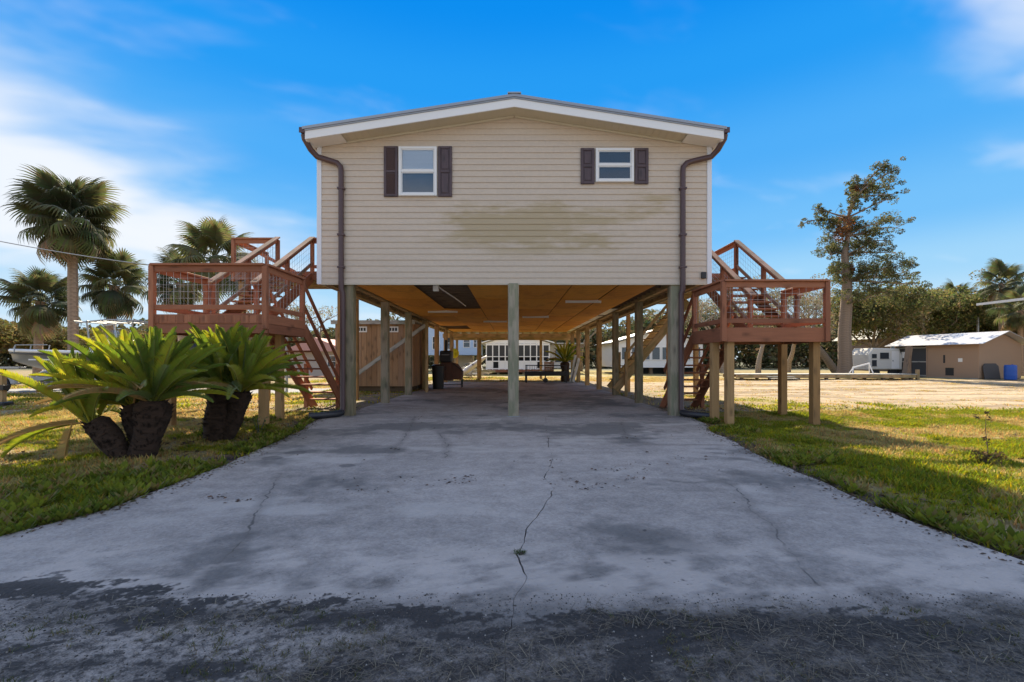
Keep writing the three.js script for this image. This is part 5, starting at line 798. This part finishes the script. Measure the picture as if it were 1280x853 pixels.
{ // broad-leaved weeds along the driveway edge, dead leaves, straw and grit
  const L = new Leaves(350), r = rng(351); for (let i = 0; i < 9; i++) { const a = i * 2.4 + L.r(), el = .3 + L.r() * .9, d = V(Math.cos(a) * Math.cos(el), Math.sin(el), Math.sin(a) * Math.cos(el)), s = V(-Math.sin(a), 0, Math.cos(a)), c = d.clone().multiplyScalar(.045 + L.r() * .05); L.face(c, d.clone().multiplyScalar(.035), s.multiplyScalar(.016), V(-d.x * .3, 1, -d.z * .3).normalize(), [.8 + L.r() * .4, .8 + L.r() * .4, .8]); }
  const weeds = []; for (let i = 0; i < 4200; i++) { const left = r() < .72, d = 2.9 + r() * 7.4, e = Math.pow(r(), 1.6) * (left ? 1.5 : .7), x = left ? edgeL(d) - .02 - e : edgeR(d) + .1 + e; if (fbm(x * 1.4, d * 1.4, 3, 361) < .52) continue; weeds.push({ x, d, y: heightAt(x, d), a: r() * 6.28, s: .45 + r() * .95, c: mix3(mix3([.10, .14, .015], [.26, .28, .03], r()), [.30, .22, .09], r() < .18 ? .8 : 0) }); }
  scatter('edge_weeds', 'low broad-leaved weeds along the driveway edge', 'weeds', L.geo(), grassM, weeds);
  const K = new Leaves(352); { const c = V(0, .006, 0); K.tri(V(-.03, .004, 0), V(0, .012, .013), V(.03, .002, 0), V(0, 1, 0), [1, 1, 1]); K.tri(V(-.03, .004, 0), V(.03, .002, 0), V(0, .002, -.013), V(0, 1, 0), [.85, .85, .85]); }
  const litter = [], brown = () => mix3([.06, .038, .025], [.20, .12, .065], r() * r());
  for (let i = 0; i < 9000; i++) { const left = r() < .5, d = 2.3 + r() * 9, e = (r() + r() + r() - 1.05) * .26, x = left ? edgeL(d) - e : edgeR(d) + e; litter.push({ x, d, y: (e < 0 ? 0 : heightAt(x, d)) + .003, a: r() * 6.28, rx: (r() - .5) * .5, rz: (r() - .5) * .5, s: .22 + r() * .5, c: brown() }); }
  for (let i = 0; i < 5200; i++) { const left = r() < .55, d = 3 + r() * 9, x = left ? edgeL(d) - r() * 5.5 : edgeR(d) + r() * 5.5; litter.push({ x, d, y: heightAt(x, d) + .02 * r(), a: r() * 6.28, rx: (r() - .5), rz: (r() - .5), s: .6 + r(), c: brown() }); }
  for (const [px, py, n, sp] of [[585, 598, 16, .16], [575, 603, 6, .1], [540, 602, 9, .3], [465, 612, 8, .2], [448, 613, 6, .12], [690, 575, 4, .1], [728, 604, 18, .26], [742, 610, 10, .16], [775, 588, 12, .22], [795, 598, 8, .1], [800, 580, 8, .2], [498, 562, 5, .08], [268, 621, 12, .09], [298, 626, 6, .1], [785, 548, 14, .14], [806, 565, 5, .06], [388, 548, 5, .1], [870, 573, 8, .2], [910, 569, 4, .08], [523, 521, 5, .06], [955, 608, 3, .1], [1088, 640, 3, .1], [515, 599, 6, .14], [648, 690, 3, .05]]) { const d = EYE * FOC / (py - 450), x = (px - 640) * d / FOC; for (let i = 0; i < n * 1.6; i++) litter.push({ x: x + (r() + r() - 1) * sp * 1.7, d: d + (r() + r() - 1) * sp * 1.1, y: .001, a: r() * 6.28, rx: (r() - .5) * .3, rz: (r() - .5) * .25, s: .2 + r() * r() * .9, c: mix3([.05, .03, .022], [.20, .10, .06], r() * r()) }); }
  for (let i = 0; i < 320; i++) { const d = 2.4 + Math.pow(r(), .7) * 20, x = (r() * 2 - 1) * 3; litter.push({ x, d, y: .003, a: r() * 6.28, rx: (r() - .5) * .3, rz: (r() - .5) * .3, s: .2 + r() * .5, c: brown().map(v => v * .7) }); }
  scatter('leaf_litter', 'brown dead leaves along the driveway and on the concrete', 'leaves', K.geo(), mat([1, 1, 1], { vertexColors: true, side: THREE.DoubleSide }), litter);
  // straw and dry grass bits, grit in the black soil nearest the camera
  const S = new Leaves(353); S.tri(V(-.035, .002, -.0012), V(.035, .006, -.0012), V(.035, .006, .0012), V(0, 1, 0), [1, 1, 1]); S.tri(V(-.035, .002, -.0012), V(.035, .006, .0012), V(-.035, .002, .0012), V(0, 1, 0), [1, 1, 1]);
  const straw = []; for (let i = 0; i < 15000; i++) { const d = 1.35 + r() * 1.1, x = (r() * 2 - 1) * 3.2, k = fbm(x * 1.6 + 3, d * 2.2, 4, 371) + .18 * sm(-.2, 1.6, x) + .12 * (1 - sm(1.6, 2.1, d)); if (k < .52 + r() * .12 || d > 2.35 - .2 * r()) continue; straw.push({ x, d, y: .004 + r() * .012, a: r() * 6.28, rz: (r() - .5) * .5, s: .4 + r() * .8, c: mix3([.10, .08, .06], [.30, .25, .17], r() * r()) }); }
  scatter('dry_straw', 'dry straw and dead grass bits on the black soil', 'straw', S.geo(), mat([1, 1, 1], { vertexColors: true, side: THREE.DoubleSide }), straw);
  const tuft = []; for (let i = 0; i < 1400; i++) { const d = 1.4 + r() * .85, x = (r() * 2 - 1) * 3.1, k = fbm(x * 1.3 + 8, d * 1.6, 4, 381) + .16 * sm(.2, 2, x); if (k < .58) continue; tuft.push({ x, d, y: .0, a: r() * 6.28, s: .35 + r() * .45, h: .7, c: mix3([.07, .085, .02], [.22, .18, .10], r()) }); } for (let i = 0; i < 26; i++) tuft.push({ x: .05 + (r() - .5) * .07, d: 2.9 + (r() - .5) * .05, y: -.005, a: r() * 6.28, s: .4 + r() * .3, h: .8, c: [.07, .10, .02] });
  scatter('sparse_grass', 'sparse grass sprouting from the soil and the driveway crack', 'grass', bladeTuft(343, 8, .06, .0022, .03), grassM, tuft);
  const grit = []; for (let i = 0; i < 15000; i++) { const d = 1.35 + Math.pow(r(), .9) * 1.05, x = (r() * 2 - 1) * 3.2; grit.push({ x, d, y: .001, a: r() * 6.28, rx: r() * 3, s: Math.pow(r(), 4) * .8 + .22, c: r() < .12 ? mix3([.2, .18, .16], [.36, .33, .30], r()) : mix3([.03, .028, .026], [.14, .125, .11], r()) }); }
  const pb = new THREE.IcosahedronGeometry(.0055, 0); scatter('grit', 'grit and small stones on the near end of the driveway', 'grit', pb, mat([1, 1, 1]), grit);
}
{ // the small dry sapling on the lawn, the pale weed by the cycad
  const d = 5.35, x = (1232 - 640) * d / FOC, t = thing('dry_sapling', 'small dry sapling with a few dark leaves on the sunny lawn', 'sapling', [x, 0, -d]), L = new Leaves(391), r = L.r, tw = [];
  tw.push(tube([V(0, -.05, 0), V(.02, .2, .01), V(0, .42, 0), V(.01, .60, 0)], .006, .002, 5, false)); for (let i = 0; i < 26; i++) { const a = r() * 6.28, q = .05 + r() * .1, e = V(.06 + Math.cos(a) * q, .04 + r() * .15, Math.sin(a) * q); tw.push(tube([V(0, .01, 0), e.clone().multiplyScalar(.6), e], .004, .0015, 4, false)); L.blob(e, .035, .03, .035, 12, .016, [[.13, .08, .04], [.09, .07, .035], [.16, .11, .05]]); }
  for (const [a, b, c] of [[.01, .60, 0], [.03, .55, .02], [-.09, .58, .0], [.05, .28, 0], [-.03, .32, .03]]) L.blob(V(a, b, c), .035, .035, .03, 9, .02, [[.06, .045, .03], [.09, .06, .035]]);
  const m = new THREE.Matrix4().makeTranslation(x, -.02, -d); const s = new THREE.Mesh(merge(tw), barkOak); s.name = 'stem'; put(s, t, m); const l = new THREE.Mesh(L.geo(), M_leafDry); l.name = 'leaves'; put(l, t, m);
  const w = thing('pale_weed', 'pale green upright weed between the second cycad and the driveway', 'weed', [-4.15, 0, -7.55]), K = new Leaves(393), q = K.r, st = []; for (let k = 0; k < 5; k++) { const a = k * 1.3, e = V(Math.cos(a) * .1, .24 + q() * .1, Math.sin(a) * .1); st.push(tube([V(0, -.03, 0), e.clone().multiplyScalar(.5), e], .006, .003, 4, false)); for (let j = 0; j < 9; j++) { const f = .35 + j * .08, b = j * 2.2, p = e.clone().multiplyScalar(f), dd = V(Math.cos(b), .35, Math.sin(b)).normalize(); K.face(p.addScaledVector(dd, .035), dd.clone().multiplyScalar(.04), V(-Math.sin(b), 0, Math.cos(b)).multiplyScalar(.014), V(0, 1, 0), [.20, .26, .06]); } }
  const mw = new THREE.Matrix4().makeTranslation(-4.15, -.02, -7.55), s2 = new THREE.Mesh(merge(st), grassM); const col = new Float32Array(s2.geometry.attributes.position.count * 3).fill(.15); s2.geometry.setAttribute('color', new THREE.BufferAttribute(col, 3)); s2.name = 'stem'; put(s2, w, mw); const l2 = new THREE.Mesh(K.geo(), grassM); l2.name = 'leaves'; put(l2, w, mw);
}
scene.traverse(o => { if (o.isMesh) { o.castShadow = true; o.receiveShadow = true; } });
renderer.render(scene, camera);
